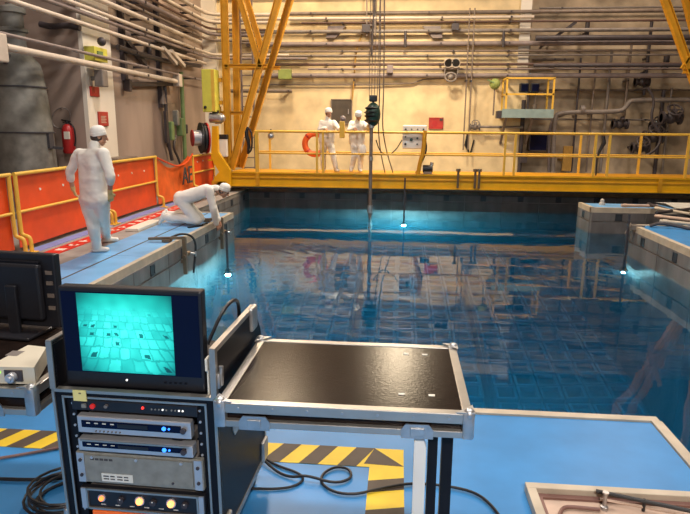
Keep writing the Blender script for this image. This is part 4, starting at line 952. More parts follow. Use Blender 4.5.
# front frame: outer aluminium line, black band, inner aluminium line
fr = B()
for (u0, u1, v0, v1) in ((-HW, HW, .630, .642), (-HW, -HW + .010, 0, .642), (HW - .010, HW, 0, .642), (-HW, HW, 0, .012)): fr.box((u0, -.006, v0), (u1, .02, v1), RK)
rp('front_edge', fr, 'aluminium')
fr = B()
for (u0, u1, v0, v1) in ((-HW + .010, HW - .010, .606, .630), (-HW + .010, -.278, .012, .630), (.278, HW - .010, .012, .630)): fr.box((u0, .0, v0), (u1, .02, v1), RK)
rp('front_band', fr, 'rack_black')
fr = B()
for (u0, u1, v0, v1) in ((-.287, .287, .606, .614), (-.287, -.279, .02, .612), (.279, .287, .02, .612)): fr.box((u0, -.004, v0), (u1, .02, v1), RK)
rp('inner_edge', fr, 'aluminium')
for s in (-1, 1):
    rl = rbx('rack_rail', s * .260 - .018, s * .260 + .018, .02, .606, -.012, 'rack_black', back=.03)
    for k in range(12):
        q = RK @ Vector((s * .254, .012, .06 + k * .047)); n_ = Vector((0, -math.cos(RA), math.sin(RA)))
        rp('screw', B().cyl(q, q + n_ * .004, .005, n=8), 'silver', parent=rl)
rp('cavity', B().box((-.278, .16, .03), (.278, .17, .60), RK), 'rack_black')

def unit(name, label, cat, u0, u1, v0, v1, d, m, depth=.3, r=.004):
    """a rack unit: a thing of its own screwed into the rack, in the rack's frame"""
    o = thing(name, label, cat, rack.location, rack.rotation_euler.z)
    b_ = B().rbox((u0, -d, v0), (u1, .012, v1), r, RK); part('face', b_, m, o, False, True)
    part('chassis', B().box((u0 + .03, .012, v0 + .004), (u1 - .03, .13, v1 - .004), RK), 'pipe_grey', o, False, True)
    return o
def up(o, name, u0, u1, v0, v1, d0, d1, m): return part(name, B().box((u0, -d1, v0), (u1, -d0, v1), RK), m, o, False, True)
def uc(o, name, u, v, d0, d1, r, m, n=12):
    n_ = Vector((0, -math.cos(RA), math.sin(RA))); q = RK @ Vector((u, 0, v)); return part(name, B().cyl(q + n_ * d0, q + n_ * d1, r, n=n), m, o, True, True)
o = unit('switch_unit', 'black top rack panel with a red button and a row of small lights', 'rack panel', -.250, .250, .556, .602, .004, 'black_plastic')
uc(o, 'red_button', -.163, .578, .004, .012, .010, 'red_button'); uc(o, 'knob', -.108, .582, .004, .014, .007, 'pipe_grey'); up(o, 'switch', -.207, -.190, .570, .586, .004, .010, 'grey_panel')
uc(o, 'red_light', .037, .583, .004, .008, .005, 'led_red', 8)
for k in range(9): uc(o, 'small_light', .072 + k * .0145 + (.006 if k > 4 else 0), .580, .004, .007, .0035, 'led_white' if k in (3, 7, 8) else 'grey_panel', 8)
for k, (v0, v1, lab, dy) in enumerate(((.472, .543, 'upper silver disc player in the rack with two blue lights', 0), (.400, .451, 'lower thin silver disc player in the rack with a bright top edge', .006))):
    o = unit('disc_player', lab, 'disc player', -.224, .228 + k * .006, v0, v1, .022 + k * .01, 'silver')
    d = .022 + k * .01; h_ = v1 - v0
    up(o, 'display_band', -.205, .19 + k * .02, v0 + h_ * (.36 if not k else .38), v0 + h_ * (.76 if not k else .80), d, d + .003, 'blue_glass')
    up(o, 'tray_door', -.06, .06, v0 + h_ * .46, v0 + h_ * .68, d + .003, d + .006, 'black_plastic')
    for q in range(4): up(o, 'mark', -.185 + q * .032, -.170 + q * .032, v0 + h_ * .60, v0 + h_ * .66, d + .003, d + .004, 'label_white')
    uc(o, 'blue_light', .124, v0 + h_ * .58, d + .003, d + .007, .008, 'led_blue'); uc(o, 'blue_light', .144, v0 + h_ * .58, d + .003, d + .006, .004, 'led_blue')
    uc(o, 'knob', .201, v0 + h_ * .55, d + .003, d + .014, .011, 'pipe_dark')
    if not k:
        for q in range(7): uc(o, 'button', -.150 + q * .016, v0 + .011, d, d + .004, .0035, 'pipe_grey', 8)
        for s in (-.19, .17): up(o, 'foot', s - .02, s + .02, v0 - .006, v0, -.01, d - .004, 'rack_black')
    else: up(o, 'top_trim', -.212, .220, v1 - .008, v1 - .001, d, d + .004, 'aluminium')
o = unit('rack_computer', 'plain grey rack computer with a white label', 'computer', -.252, .262, .247, .381, .012, 'grey_panel')
for s in (-1, 1):
    e = up(o, 'rack_ear', s * .238 - .015 + .005, s * .238 + .015 + .005, .250, .378, .012, .016, 'silver')
    for v in (.282, .348): uc(o, 'ear_screw', s * .238 + .005, v, .016, .021, .007, 'pipe_dark', 10)
up(o, 'face_plate', -.212, .222, .262, .372, .012, .018, 'grey_panel')
l = up(o, 'label_sticker', -.150, -.022, .262, .297, .018, .0195, 'label_white')
for q in range(2):
    for k in range(4): up(o, 'print', -.142 + k * .028, -.120 + k * .028 - .004 * (k % 2), .283 - q * .012, .288 - q * .012, .0195, .0202, 'ink')
for k in range(5): up(o, 'print', -.19 + k * .019, -.175 + k * .019, .352, .361, .018, .0187, 'ink')
for u in (-.18, .0, .18): uc(o, 'thumb_screw', u, .367, .018, .026, .006, 'silver', 10)
uc(o, 'lock', .14, .275, .018, .022, .005, 'pipe_dark', 10)
o = unit('lamp_amplifier', 'black lamp power unit with three glowing orange lamps in a silver frame', 'power unit', -.250, .262, .128, .224, .010, 'black_plastic')
f_ = B()
for (u0, u1, v0, v1) in ((-.226, .236, .214, .222), (-.226, .236, .128, .136), (-.226, -.219, .128, .222), (.229, .236, .128, .222)): f_.box((u0, -.018, v0), (u1, -.010, v1), RK)
part('frame', f_, 'aluminium', o, False, True)
for s in (-1, 1): up(o, 'rack_ear', s * .242 - .010 + .005, s * .242 + .010 + .005, .130, .220, .010, .016, 'silver')
for u, m, r in ((-.163, 'bulb_dim', .010), (-.005, 'bulb', .014), (.124, 'bulb', .014)):
    uc(o, 'lamp_collar', u, .180, .010, .016, r + .006, 'silver'); q = RK @ Vector((u, -.018, .180)); part('lamp', B().ball(q, r, 12, 8), m, o, True, True)
for u in (-.083, .050, .180): uc(o, 'dial', u, .178, .010, .022, .013, 'pipe_dark'); uc(o, 'dial_mark', u, .185, .022, .024, .003, 'label_white', 6)
for k in range(6): up(o, 'print', -.17 + k * .06, -.15 + k * .06, .148, .151, .010, .011, 'label_white')
o = unit('orange_unit', 'orange red panel at the bottom of the rack', 'rack panel', -.215, .10, .03, .112, .006, 'orange_lit')
up(o, 'slot', -.19, .06, .06, .068, .006, .009, 'rack_black')
# sticky note
q0 = RK @ Vector((-.222, -.007, .515)); o = thing('sticky_note', 'small yellow sticky note on the top edge of the rack', 'note', rack.location, rack.rotation_euler.z)
part('paper', B().box((-.236, -.0095, .598), (-.183, -.0065, .6425), RK), 'sticky', o, False, True)
part('pencil_mark', B().box((-.212, -.0105, .628), (-.203, -.0095, .633), RK), 'ink', o, False, True)

# ---------------------------------------------------------------- monitor with the underwater picture
MY = 2.065; A = py(65.5, 385, MY); C = py(201.5, 291, MY); mx0, mx1, mz0, mz1 = A.x, C.x, .775, C.z
mon = thing('monitor', 'black flat monitor on the rack showing a teal underwater picture of storage cells', 'monitor', ((mx0 + mx1) / 2, MY, .757), math.radians(-1.5))
hw_ = (mx1 - mx0) / 2; H_ = mz1 - .757
def mp(name, b_, m, smooth=False, parent=None): return part(name, b_, m, parent or mon, smooth, True)
mp('housing', B().rbox((-hw_, 0, .0), (hw_, .05, H_), .008), 'black_plastic')
mp('back_shell', B().rbox((-hw_ + .06, .05, .06), (hw_ - .06, .085, H_ - .06), .015), 'black_plastic')
mp('stand_foot', B().rbox((-.14, .05, 0), (.14, .17, .012), .004).box((-.05, .05, .0), (.05, .08, .1)), 'black_plastic')
sx0, sx1, sz0, sz1 = -hw_ + .012, hw_ - .012, .062, H_ - .018
mp('glass', B().box((sx0, -.002, sz0), (sx1, .001, sz1)), 'blue_glass')
mp('power_light', B().cyl((-.03, -.003, .036), (-.03, .0, .036), .004, n=8), 'led_white')
for k in range(5): mp('button', B().box((hw_ - .16 + k * .02, -.003, .032), (hw_ - .150 + k * .02, .0, .038)), 'rack_black')
# picture on the screen: a colour per vertex, computed
nx, ny = 150, 110; pw0 = sx0 + .062; pw1 = pw0 + .372; me = bpy.data.meshes.new('picture')
vs = []; cols = []
def hsh(a, b_): return (math.sin(a * 127.1 + b_ * 311.7) * 43758.5453) % 1.0
for j in range(ny + 1):
    for i in range(nx + 1):
        u, v = i / nx, j / ny
        vs.append((pw0 + (pw1 - pw0) * u, -.0035, sz0 + .004 + (sz1 - sz0 - .008) * v))
        d = 1 / (1.10 - .93 * v); row = 5.2 * math.log(d * 1.1 + .0001) * 1.2; ri = math.floor(row)
        xx = (u - .50 + .04 * v) * (1 + 1.5 * v) * 6.6 + .5 + .12 * math.sin(ri * 2.1); ci = math.floor(xx); fu, fv = xx - ci + .10 * noise.noise(Vector((u * 14, v * 14, 3))), row - ri + .16 * noise.noise(Vector((u * 12, v * 12, 7)))
        cellv = .62 + .38 * hsh(ci, ri); edge = min(fu, 1 - fu, (fv) * .9, (1 - fv) * .9)
        g = cellv if edge > .07 else .55
        if hsh(ci + 9, ri + 3) > .88 and .35 < fu < .8 and .15 < fv < .5: g = .18
        if v > .62: g = .70 + (g - .70) * max(0, 1 - (v - .62) * 4.5)
        rad = ((u - .5) * 1.25) ** 2 + ((v - .52) * 1.0) ** 2
        L = max(.20, 1.08 - 1.5 * rad) * g * (.92 + .16 * noise.noise(Vector((u * 9, v * 9, 0))))
        if v > .8: L *= 1 - (v - .8) * 1.2
        top = max(0, v - .75) * 2
        cols.append((.06 * L * L * (1 - top), .80 * L, (.70 - .15 * top) * L + .015, 1))
me.from_pydata(vs, [], [(j * (nx + 1) + i, j * (nx + 1) + i + 1, (j + 1) * (nx + 1) + i + 1, (j + 1) * (nx + 1) + i) for j in range(ny) for i in range(nx)])
ca = me.color_attributes.new('picture', 'FLOAT_COLOR', 'POINT')
for i, c in enumerate(cols): ca.data[i].color = c
sm = bpy.data.materials.new('screen_picture'); sm.use_nodes = True; n2 = sm.node_tree; bs = n2.nodes['Principled BSDF']
at = n2.nodes.new('ShaderNodeAttribute'); at.attribute_name = 'picture'; n2.links.new(at.outputs['Color'], bs.inputs['Emission Color'])
bs.inputs['Emission Strength'].default_value = 1.8; bs.inputs['Base Color'].default_value = (.01, .02, .02, 1); bs.inputs['Roughness'].default_value = .25
me.materials.append(sm); setp(link('screen_picture', me, mon), label='lit teal picture of underwater storage cells')
# cables and connectors behind the monitor
solo('cable', B().tube([(-.74, 2.2, .90), (-.70, 2.3, 1.02), (-.68, 2.42, 1.03), (-.69, 2.5, .96), (-.70, 2.52, .77)], .008, 6, smooth=2), 'cable_black', 'thin black cable arching behind the right side of the monitor', 'cable', smooth=True)
solo('cable_tag', B().rbox((-.695, 2.02, .86), (-.685, 2.06, .91), .003).cyl((-.69, 2.04, .757), (-.69, 2.04, .86), .004), 'label_white', 'small white tag beside the right edge of the monitor', 'tag')

# ---------------------------------------------------------------- side tables made of case lids
def lid_table(name, label, x0, x1, y0, y1, z0, z1, legs, latches, discs):
    t = thing(name, label, 'table', ((x0 + x1) / 2, y0, 0))
    part('top_panel', B().box((x0 + .02, y0 + .02, z0 + .02), (x1 - .02, y1 - .02, z1 - .004)), 'black_board', t)
    e = .034
    for nm, a, c in (('front', (x0, y0), (x1, y0 + e)), ('back', (x0, y1 - e), (x1, y1)), ('side', (x0, y0), (x0 + e, y1)), ('side', (x1 - e, y0), (x1, y1))):
        part('edge_trim', B().rbox((a[0], a[1], z1 - .038), (c[0], c[1], z1), .003), 'aluminium', t)
        part('lower_trim', B().rbox((a[0], a[1], z0), (c[0], c[1], z0 + .026), .003), 'aluminium', t)
    for xx, yy in ((x0, y0), (x1, y0), (x0, y1), (x1, y1)):
        sx, sy = (1 if xx == x0 else -1), (1 if yy == y0 else -1)
        part('corner_cap', B().rbox((xx - sx * .006, yy - sy * .006, z0 - .002), (xx + sx * .035, yy + sy * .035, z1 + .006), .008).ball((xx + sx * .012, yy + sy * .012, z1 - .004), .022, 10, 6)
             .prism([(xx - sx * .006, yy - sy * .006, z1 + .004), (xx + sx * .06, yy - sy * .004, z1 + .004), (xx - sx * .004, yy + sy * .06, z1 + .004)], (0, 0, .004)), 'zinc', t, True)
    for lx in latches:
        part('butterfly_latch', B().prism([(lx - .055, y0 - .004, z0 - .006), (lx + .055, y0 - .004, z0 - .006), (lx + .055, y0 - .004, z0 + .026), (lx + .04, y0 - .004, z0 + .046), (lx - .04, y0 - .004, z0 + .046), (lx - .055, y0 - .004, z0 + .026)], (0, .006, 0)).rbox((lx - .024, y0 - .009, z0 + .004), (lx + .024, y0 - .003, z0 + .034), .002), 'zinc', t)
    for k in range(7):
        xx = x0 + .08 + (x1 - x0 - .16) * k / 6; part('rivet', B().cyl((xx, y0 - .003, z1 - .018), (xx, y0, z1 - .018), .005, n=8), 'zinc', t)
    for dx, dy in discs: part('rivet_plate', B().rbox((dx - .012, dy - .007, z1 - .006), (dx + .012, dy + .007, z1 - .001), .002), 'label_white', t)
    for lx, ly, wd, m in legs: part('leg', B().box((lx - wd / 2, ly - wd / 2, 0), (lx + wd / 2, ly + wd / 2, z0)), m, t)
    return t
lid_table('side_table', 'black topped table made of a flight case lid with aluminium edges, right of the rack', -.622, .272, 1.905, 2.565, .706, .797,
          [(.147, 2.0, .034, 'rack_black'), (.20, 2.02, .040, 'rack_black')], (-.485, .085), ((.05, 2.45), (.13, 2.45), (.03, 2.05), (.14, 2.05)))
lid_table('side_table', 'smaller flight case lid table left of the rack, cut by the photo edge', -2.35, -1.352, 1.985, 2.75, .665, .775,
          [(-2.28, 2.06, .04, 'rack_black'), (-2.28, 2.68, .04, 'rack_black')], (-1.53, -2.1), ())
solo('white_plank', B().prism([(.078, 1.93, 0), (.120, 1.93, 0), (.120, 1.93, .65), (.105, 1.93, .70), (.078, 1.93, .70)], (0, .025, 0)), 'white_plastic', 'narrow white plank standing upright under the side table beside its black legs', 'plank')
q = [pz(34, 367.5, .85), pz(46.5, 347, .85), pz(28, 345, .85), pz(-12, 366.5, .85), pz(-12, 367, .85)]
t = thing('camera_control_box', 'cream camera control box with a metal connector on the left lid table', 'control box', (q[0].x, q[0].y, .776))
q[4] = q[3]
part('case', B().prism([Vector((v.x, v.y, .782)) for v in q[:4]], (0, 0, .068)), 'cream_case', t)
c = py(17, 376, q[0].y + .012); c.z = .815; fwd = Vector((0, -1, 0)); q4 = q[4]; fy = q[0].y + (q4.y - q[0].y) * ((c.x - q[0].x) / (q4.x - q[0].x))
part('connector_plate', B().box((c.x - .035, fy - .006, .795), (c.x + .035, fy + .02, .838)), 'pipe_dark', t)
part('connector', B().cyl((c.x, fy, .815), (c.x, fy - .03, .815), .018, n=14).cyl((c.x, fy - .028, .815), (c.x, fy - .04, .815), .010, n=10), 'silver', t, True)
part('green_light', B().cyl((c.x - .055, fy, .828), (c.x - .055, fy - .006, .828), .006, n=8), 'led_green', t)
part('foot', B().box((q[0].x - .05, q[0].y + .01, .775), (q[0].x - .02, q[0].y + .04, .782)), 'cable_black', t)
part('foot', B().box((q[2].x + .01, q[2].y - .05, .775), (q[2].x + .04, q[2].y - .02, .782)), 'cable_black', t)
part('vent', B().box((q[2].x - .02, q[2].y - .12, .85), (q[2].x + .03, q[2].y - .07, .8515)), 'pipe_grey', t)
# second monitor seen from behind
m2 = thing('monitor', 'second black monitor on the left lid table turned with its back to the rack', 'monitor', (-1.845, 2.60, .776), math.radians(-6))
def m2p(n_, b_, m, s=False): return part(n_, b_, m, m2, s, True)
m2p('housing', B().rbox((-.27, 0, .03), (.27, .045, .385), .008), 'black_plastic'); m2p('back_shell', B().rbox((-.22, -.035, .07), (.21, .0, .34), .014), 'black_plastic')
m2p('ridge', B().rbox((-.27, -.020, .335), (.20, -.002, .352), .005), 'rack_black'); m2p('stand_neck', B().rbox((.035, -.055, .0), (.095, -.035, .24), .006), 'black_plastic')
m2p('stand_foot', B().rbox((-.10, -.12, 0), (.19, .10, .014), .005), 'black_plastic')
for z in (.12, .18, .24, .29): m2p('port', B().box((.222, -.006, z), (.255, .0, z + .018)), 'pipe_dull')
sg = m2p('screen', B().box((-.255, .044, .045), (.255, .047, .37)), 'blue_glass')

# ---------------------------------------------------------------- floor: hazard tape, cables, tray
t = thing('hazard_tape', 'yellow and black striped tape on the blue floor with an arrow corner', 'tape', (0, 2.9, 0))
ty0, ty1 = 2.845, 3.035; tx1 = .065; tx0 = -2.9; cx0 = -.115; e0, e1 = .0005, .0022
part('base_strip', B().box((tx0, ty0, e0), (tx1, ty1, e1)), 'tape_yellow', t)
part('base_strip', B().box((cx0, 1.2, e0), (tx1, ty0, e1)), 'tape_yellow', t)
x = -.285
while x > tx0 + .2:
    part('stripe', B().prism([(x, ty0, e1), (x + .10, ty0, e1), (x + .19, ty1, e1), (x + .09, ty1, e1)], (0, 0, .001)), 'tape_black', t); x -= .205
part('arrow_head', B().prism([(-.095, ty1, e1), (tx1, ty0 + .02, e1), (cx0 - .03, ty0 + .03, e1)], (0, 0, .001)), 'tape_black', t)
for yy in (2.66, 2.42, 2.18, 1.94, 1.70, 1.46): part('stripe', B().prism([(cx0, yy - .04, e1), (tx1, yy, e1), (tx1, yy + .10, e1), (cx0, yy + .06, e1)], (0, 0, .001)), 'tape_black', t)
def floor_cable(name, label, pix, r, m='cable_black', z=None):
    pts = [pz(a, b_, 0) for a, b_ in pix]
    for i, q in enumerate(pts): q.z = (r + .003) if not z else z[i]
    return solo(name, B().tube(pts, r, 8, smooth=2), m, label, 'cable', smooth=True)
floor_cable('cable', 'black cable looping once over the blue floor and running right under the table', [(254, 444), (259, 460), (276, 474), (292, 480), (306, 481), (334, 486), (352, 481), (350, 471), (336, 468.5), (323, 475), (320, 485), (334, 495), (356, 497), (378, 491), (405, 486), (423, 486), (445, 488), (470, 493), (485, 501), (500, 518), (510, 540)], .007,
            z=[.05, .03] + [.013] * 2 + [.035] + [.013] * 16)
floor_cable('cable', 'black cable making a wide bend on the blue floor beside the rack', [(228, 492), (251, 490), (276, 491), (295, 488), (305, 481), (298, 474), (276, 467), (259, 456), (252, 442)], .0065)
floor_cable('cable', 'thin brown cable lying straight across the floor left of the rack', [(-30, 465), (0, 460), (30, 455), (62, 449)], .008, 'cable_brown')
floor_cable('cable', 'black cable lying on the floor below the brown one left of the rack', [(-30, 481), (0, 481), (30, 482), (50, 481), (70, 480)], .009)
cq = pz(70, 500, 0); cq.z = .0
t = thing('cable_coil', 'loose coil of black cable on the floor left of the rack', 'cable', cq)
for k in range(7):
    r_ = .145 + .014 * (k % 4); zz = .010 + .012 * k
    part('turn', B().tube([cq + Vector((math.cos(i * .3142 + k) * r_ + .015 * math.sin(k * 2), math.sin(i * .3142 + k) * r_ * .95 + .012 * math.cos(k * 3), zz + .004 * math.sin(i * .63 + k))) for i in range(20)], .0065, 6, True), 'cable_black', t, True)
# tray
X0, X1, Y0, Y1 = .655, 1.52, 1.9, 2.715
t = thing('floor_tray', 'shallow metal tray with raised rim on the blue floor near the pool corner', 'tray', ((X0 + X1) / 2, (Y0 + Y1) / 2, .001))
for a, c in (((X0, Y1 - .045), (X1, Y1)), ((X0, Y0), (X1, Y0 + .045)), ((X0, Y0 + .045), (X0 + .045, Y1 - .045)), ((X1 - .045, Y0 + .045), (X1, Y1 - .045))):
    part('rim', B().rbox((a[0], a[1], .001), (c[0], c[1], .050), .004), 'coping', t)
part('tray_floor', B().box((X0 + .045, Y0 + .045, .002), (X1 - .045, Y1 - .045, .008)), 'tan_pipe', t)
part('inner_lip', B().box((X0 + .045, Y1 - .075, .008), (X1 - .045, Y1 - .045, .020)).box((X0 + .045, Y0 + .045, .008), (X0 + .07, Y1 - .075, .020)), 'cable_brown', t)
a, c = pz(596, 491, .06), pz(700, 513, .06)
solo('rod', B().cyl(a, c, .010, n=8).cyl(a + (c - a) * .48 + Vector((0, 0, .01)), a + (c - a) * .48 - Vector((0, 0, .05)), .008), 'cable_black', 'black rod lying aslant across the floor tray', 'rod', smooth=True)
a, c = pz(600, 499, .03), pz(720, 521, .03)
solo('rod', B().cyl(a, c, .007, n=8), 'tan_pipe', 'thin tan rod inside the floor tray below the black rod', 'rod', smooth=True)
pts = [pz(558, 524, .02), pz(561, 509, .02), pz(568, 506.5, .02), pz(585, 508, .02), pz(600, 509.5, .02)]
solo('bent_tube', B().tube(pts, .009, 8, smooth=2), 'cable_brown', 'bent brown tube lying in the corner of the floor tray', 'tube', smooth=True)
a = pz(604, 509, .008); solo('nozzle', B().lathe([(.018, 0), (.018, .015), (.009, .02), (.009, .075), (.014, .08), (.014, .088)], a, n=12), 'steel', 'small metal nozzle standing in the floor tray under the black rod', 'nozzle', smooth=True)

# ================================================================== PEOPLE
def capsule(b_, p, q, r0, r1=None, n=10, flat=None):
    p, q = Vector(p), Vector(q); r1 = r0 if r1 is None else r1; d = q - p; L = d.length
    if L < 1e-5: return b_.ball(p, r0, n, 6)
    d.normalize(); prof = []
    for k in range(5): a = math.pi / 2 * (1 - k / 4); prof.append((r0 * math.cos(a), -r0 * math.sin(a)))
    for k in range(5): a = math.pi / 2 * k / 4; prof.append((r1 * math.cos(a), L + r1 * math.sin(a)))
    return b_.lathe(prof, p, d, n)
def grow(name, b_, m, parent, voxel, smooth=4, fold=0.0, fscale=9):
    me = b_.mesh('tmp', origin(parent)); o = bpy.data.objects.new('tmp', me); COL.objects.link(o)
    r = o.modifiers.new('r', 'REMESH'); r.mode = 'VOXEL'; r.voxel_size = voxel
    s = o.modifiers.new('s', 'SMOOTH'); s.factor = .5; s.iterations = smooth
    me2 = bpy.data.meshes.new_from_object(o.evaluated_get(bpy.context.evaluated_depsgraph_get())); bpy.data.objects.remove(o)
    if fold:
        me2.update(); nr = [v.normal.copy() for v in me2.vertices]
        for v, n_ in zip(me2.vertices, nr):
            q = v.co; k = noise.noise(Vector((q.x * fscale, q.y * fscale, q.z * fscale * 1.7))) + .5 * noise.noise(Vector((q.x * fscale * 2.3 + 5, q.y * fscale * 2.3, q.z * fscale * 3.5)))
            v.co = q + n_ * fold * k
    me2.name = name; me2.materials.clear(); me2.materials.append(M(m))
    for p in me2.polygons: p.use_smooth = True; p.material_index = 0
    return link(name, me2, parent)
def basis(f, up=(0, 0, 1)):
    f = Vector(f).normalized(); r = f.cross(Vector(up)).normalized(); return f, r, r.cross(f)
def hand(b_, wr, d, side, palm_n, curl=.5, s=1.0):
    """palm, four bent fingers of unequal length and a thumb leaving the side of the palm"""
    d = Vector(d).normalized(); n_ = Vector(palm_n); n_ = (n_ - d * n_.dot(d)).normalized(); t_ = d.cross(n_).normalized() * side
    for k in (-.026, -.009, .009, .026): capsule(b_, wr + t_ * k * .6 * s, wr + d * .085 * s + t_ * k * s, .015 * s, .013 * s, 8)
    for k, L in ((-.030, .060), (-.010, .072), (.010, .078), (.030, .070)):
        p0 = wr + d * .085 * s + t_ * k * s
        d1 = (d * math.cos(curl * .7) + n_ * math.sin(curl * .7)).normalized(); d2 = (d * math.cos(curl * 1.7) + n_ * math.sin(curl * 1.7)).normalized()
        p1 = p0 + d1 * L * .55 * s; capsule(b_, p0, p1, .0098 * s, .0090 * s, 8); capsule(b_, p1, p1 + d2 * L * .5 * s, .0090 * s, .0075 * s, 8)
    p0 = wr + d * .025 * s + t_ * .028 * s; p1 = p0 + (d * .6 + t_ * .7 + n_ * .35).normalized() * .045 * s
    capsule(b_, p0, p1, .013 * s, .0105 * s, 8); capsule(b_, p1, p1 + (d * .9 + n_ * .5 + t_ * .1).normalized() * .032 * s, .0105 * s, .0085 * s, 8)
def person(label, base, J, gloves=None, bare_forearm=False):
    t = thing('person', label, 'person', base)
    f, r, u = basis(J['face'], J.get('fup', (0, 0, 1))); H = J['head']
    sk = B(); cl = B()
    # head on its neck
    H2 = H - f * .012
    rot = Matrix((r, f, u)).transposed()
    sk.ball(H2 + u * .02, (.074, .094, .092), 16, 12, rot.to_4x4())
    capsule(sk, H + f * .025 - u * .015, H + f * .045 - u * .082, .066, .034); capsule(sk, H + f * .02 - u * .06 - r * .03, H + f * .02 - u * .06 + r * .03, .036)
    capsule(sk, H + f * .088 + u * .012, H + f * .108 - u * .03, .010, .015, 8); capsule(sk, H + f * .079 + u * .026 - r * .035, H + f * .079 + u * .026 + r * .035, .013)
    capsule(sk, H + f * .080 - u * .062 - r * .015, H + f * .080 - u * .062 + r * .015, .012)
    for s in (-1, 1): sk.ball(H + r * s * .076 - f * .012 - u * .005, (.012, .022, .033), 8, 6, rot.to_4x4())
    nb = J['neck']; capsule(sk, H - u * .06 - f * .022, nb, .052, .062)
    sL, sR, hL, hR = J['sh'][0], J['sh'][1], J['hip'][0], J['hip'][1]
    sc, hc = (sL + sR) / 2, (hL + hR) / 2; tf = Vector(J['front']).normalized()
    hv = (hR - hL).normalized(); sv = (sR - sL).normalized(); ax = (sc - hc)
    for k in range(14):
        g = k / 13; wd = .098 + .014 * g; rr = .130 - .012 * g
        w_ = g * .90; c = hc + ax * w_; vv = hv.lerp(sv, w_).normalized()
        capsule(cl, c - vv * wd, c + vv * wd, rr); capsule(sk, c - vv * wd, c + vv * wd, rr - .03)
    capsule(cl, sL, sR, .070); capsule(cl, sc.lerp(hc, .1), nb, .085, .070); capsule(sk, sL, sR, .05)
    capsule(cl, hc - tf * .03 - hv * .06, hc - tf * .03 + hv * .06, .115)
    for s in (0, 1):
        S_, E, W_ = J['sh'][s], J['el'][s], J['wr'][s]
        capsule(cl, S_, E, .078, .064)
        if bare_forearm: W2 = E.lerp(W_, .35)
        else: W2 = E.lerp(W_, .93)
        capsule(cl, E, W2, .064, .056)
        capsule(sk, S_, E, .05, .042); capsule(sk, E, W_, .044, .028)
        hb = sk
        if gloves: hb = B()
        hand(hb, W_, J['hd'][s], -1 if s == 0 else 1, J['pn'][s], J.get('curl', (.6, .6))[s], 1.08 if gloves else 1.0)
        if gloves:
            capsule(hb, E.lerp(W_, .86), W_ + Vector(J['hd'][s]).normalized() * .01, .034, .032)
            g = grow('glove', hb, gloves, t, .0065, 2)
            hand(sk, W_, J['hd'][s], -1 if s == 0 else 1, J['pn'][s], J.get('curl', (.6, .6))[s], .9)
        Hp, K, A_ = J['hip'][s], J['kn'][s], J['an'][s]; td = Vector(J['toe'][s]).normalized()
        capsule(cl, Hp, K, .115, .088); capsule(cl, K, A_, .088, .070)
        capsule(sk, Hp, K, .08, .056); capsule(sk, K, A_, .055, .038)
        sh = B(); dn = Vector(J.get('sole', ((0, 0, -1), (0, 0, -1)))[s]).normalized(); bs_ = A_ + dn * .055
        capsule(sh, bs_ - td * .05, bs_ + td * .14, .040, .034); capsule(sh, A_ + dn * .02, bs_ + td * .08, .050, .036); capsule(sk, A_, bs_ + td * .08, .034, .028)
        wv = td.cross(dn).normalized() * .016; capsule(sh, bs_ - td * .03 + wv, bs_ + td * .13 + wv, .036, .032); capsule(sh, bs_ - td * .03 - wv, bs_ + td * .13 - wv, .036, .032)
        grow('shoe_cover', sh, 'cap_cloth', t, .011, 3, .003)
    capsule(cl, nb, nb + (H - nb) * .30, .078, .068)      # collar
    grow('body', sk, 'skin', t, .0075, 3)
    grow('coverall', cl, 'white_cloth', t, .0125, 14, .009, 5.5)
    # eyes, mouth, hair, cap
    for s in (-1, 1): part('eye', B().ball(H + f * .084 + r * s * .032 + u * .008, .0095, 8, 6), 'eye_dark', t, True)
    part('mouth', B().ball(H + f * .0905 - u * .062, (.022, .006, .006), 8, 6, rot.to_4x4()), 'lip', t, True)
    hb = B(); hb.ball(H - f * .022 - u * .012, (.078, .086, .072), 14, 10, rot.to_4x4()); part('hair', hb, 'hair', t, True)
    cp = B(); prof = [(.098, -.018), (.102, .0), (.102, .022), (.097, .026), (.098, .045), (.088, .080), (.062, .104), (.030, .114), (.001, .117)]
    k = (u * .93 - f * .28).normalized(); cc = H + u * .028 - f * .008
    cp.lathe(prof, cc, k, 20); part('cap', cp, 'cap_cloth', t, True)
    return t
V = Vector
def pts(*a): return [py(*q) for q in a]
# standing worker seen from behind
fd = V((.62, .78, 0)).normalized()
an = [pz(97, 252, 0) + V((0, 0, .09)), pz(107, 242, 0) + V((0, 0, .09))]
J = dict(head=py(99, 136.5, 7.66), face=(.80, .58, -.12), neck=py(94, 146.5, 7.62), front=fd, sh=pts((79, 153.5, 7.74), (103.5, 153.5, 7.48)), el=pts((69.5, 173, 7.78), (110.5, 176, 7.42)),
         wr=pts((73, 189, 7.86), (110, 192, 7.52)), hd=((.18, .25, -.95), (-.05, .2, -.95)), pn=((.6, .6, .2), (-.6, .5, .2)), hip=pts((87, 199, 7.72), (101.5, 199, 7.56)),
         kn=pts((93.5, 226, 7.72), (103.5, 223, 7.92)), an=an, toe=((.86, .2, 0), (.9, .4, 0)), curl=(.8, .7))
person('worker in white coveralls standing with back to the camera on the left deck', (-4.0, 7.7, 0), J, 'glove_cotton', True)
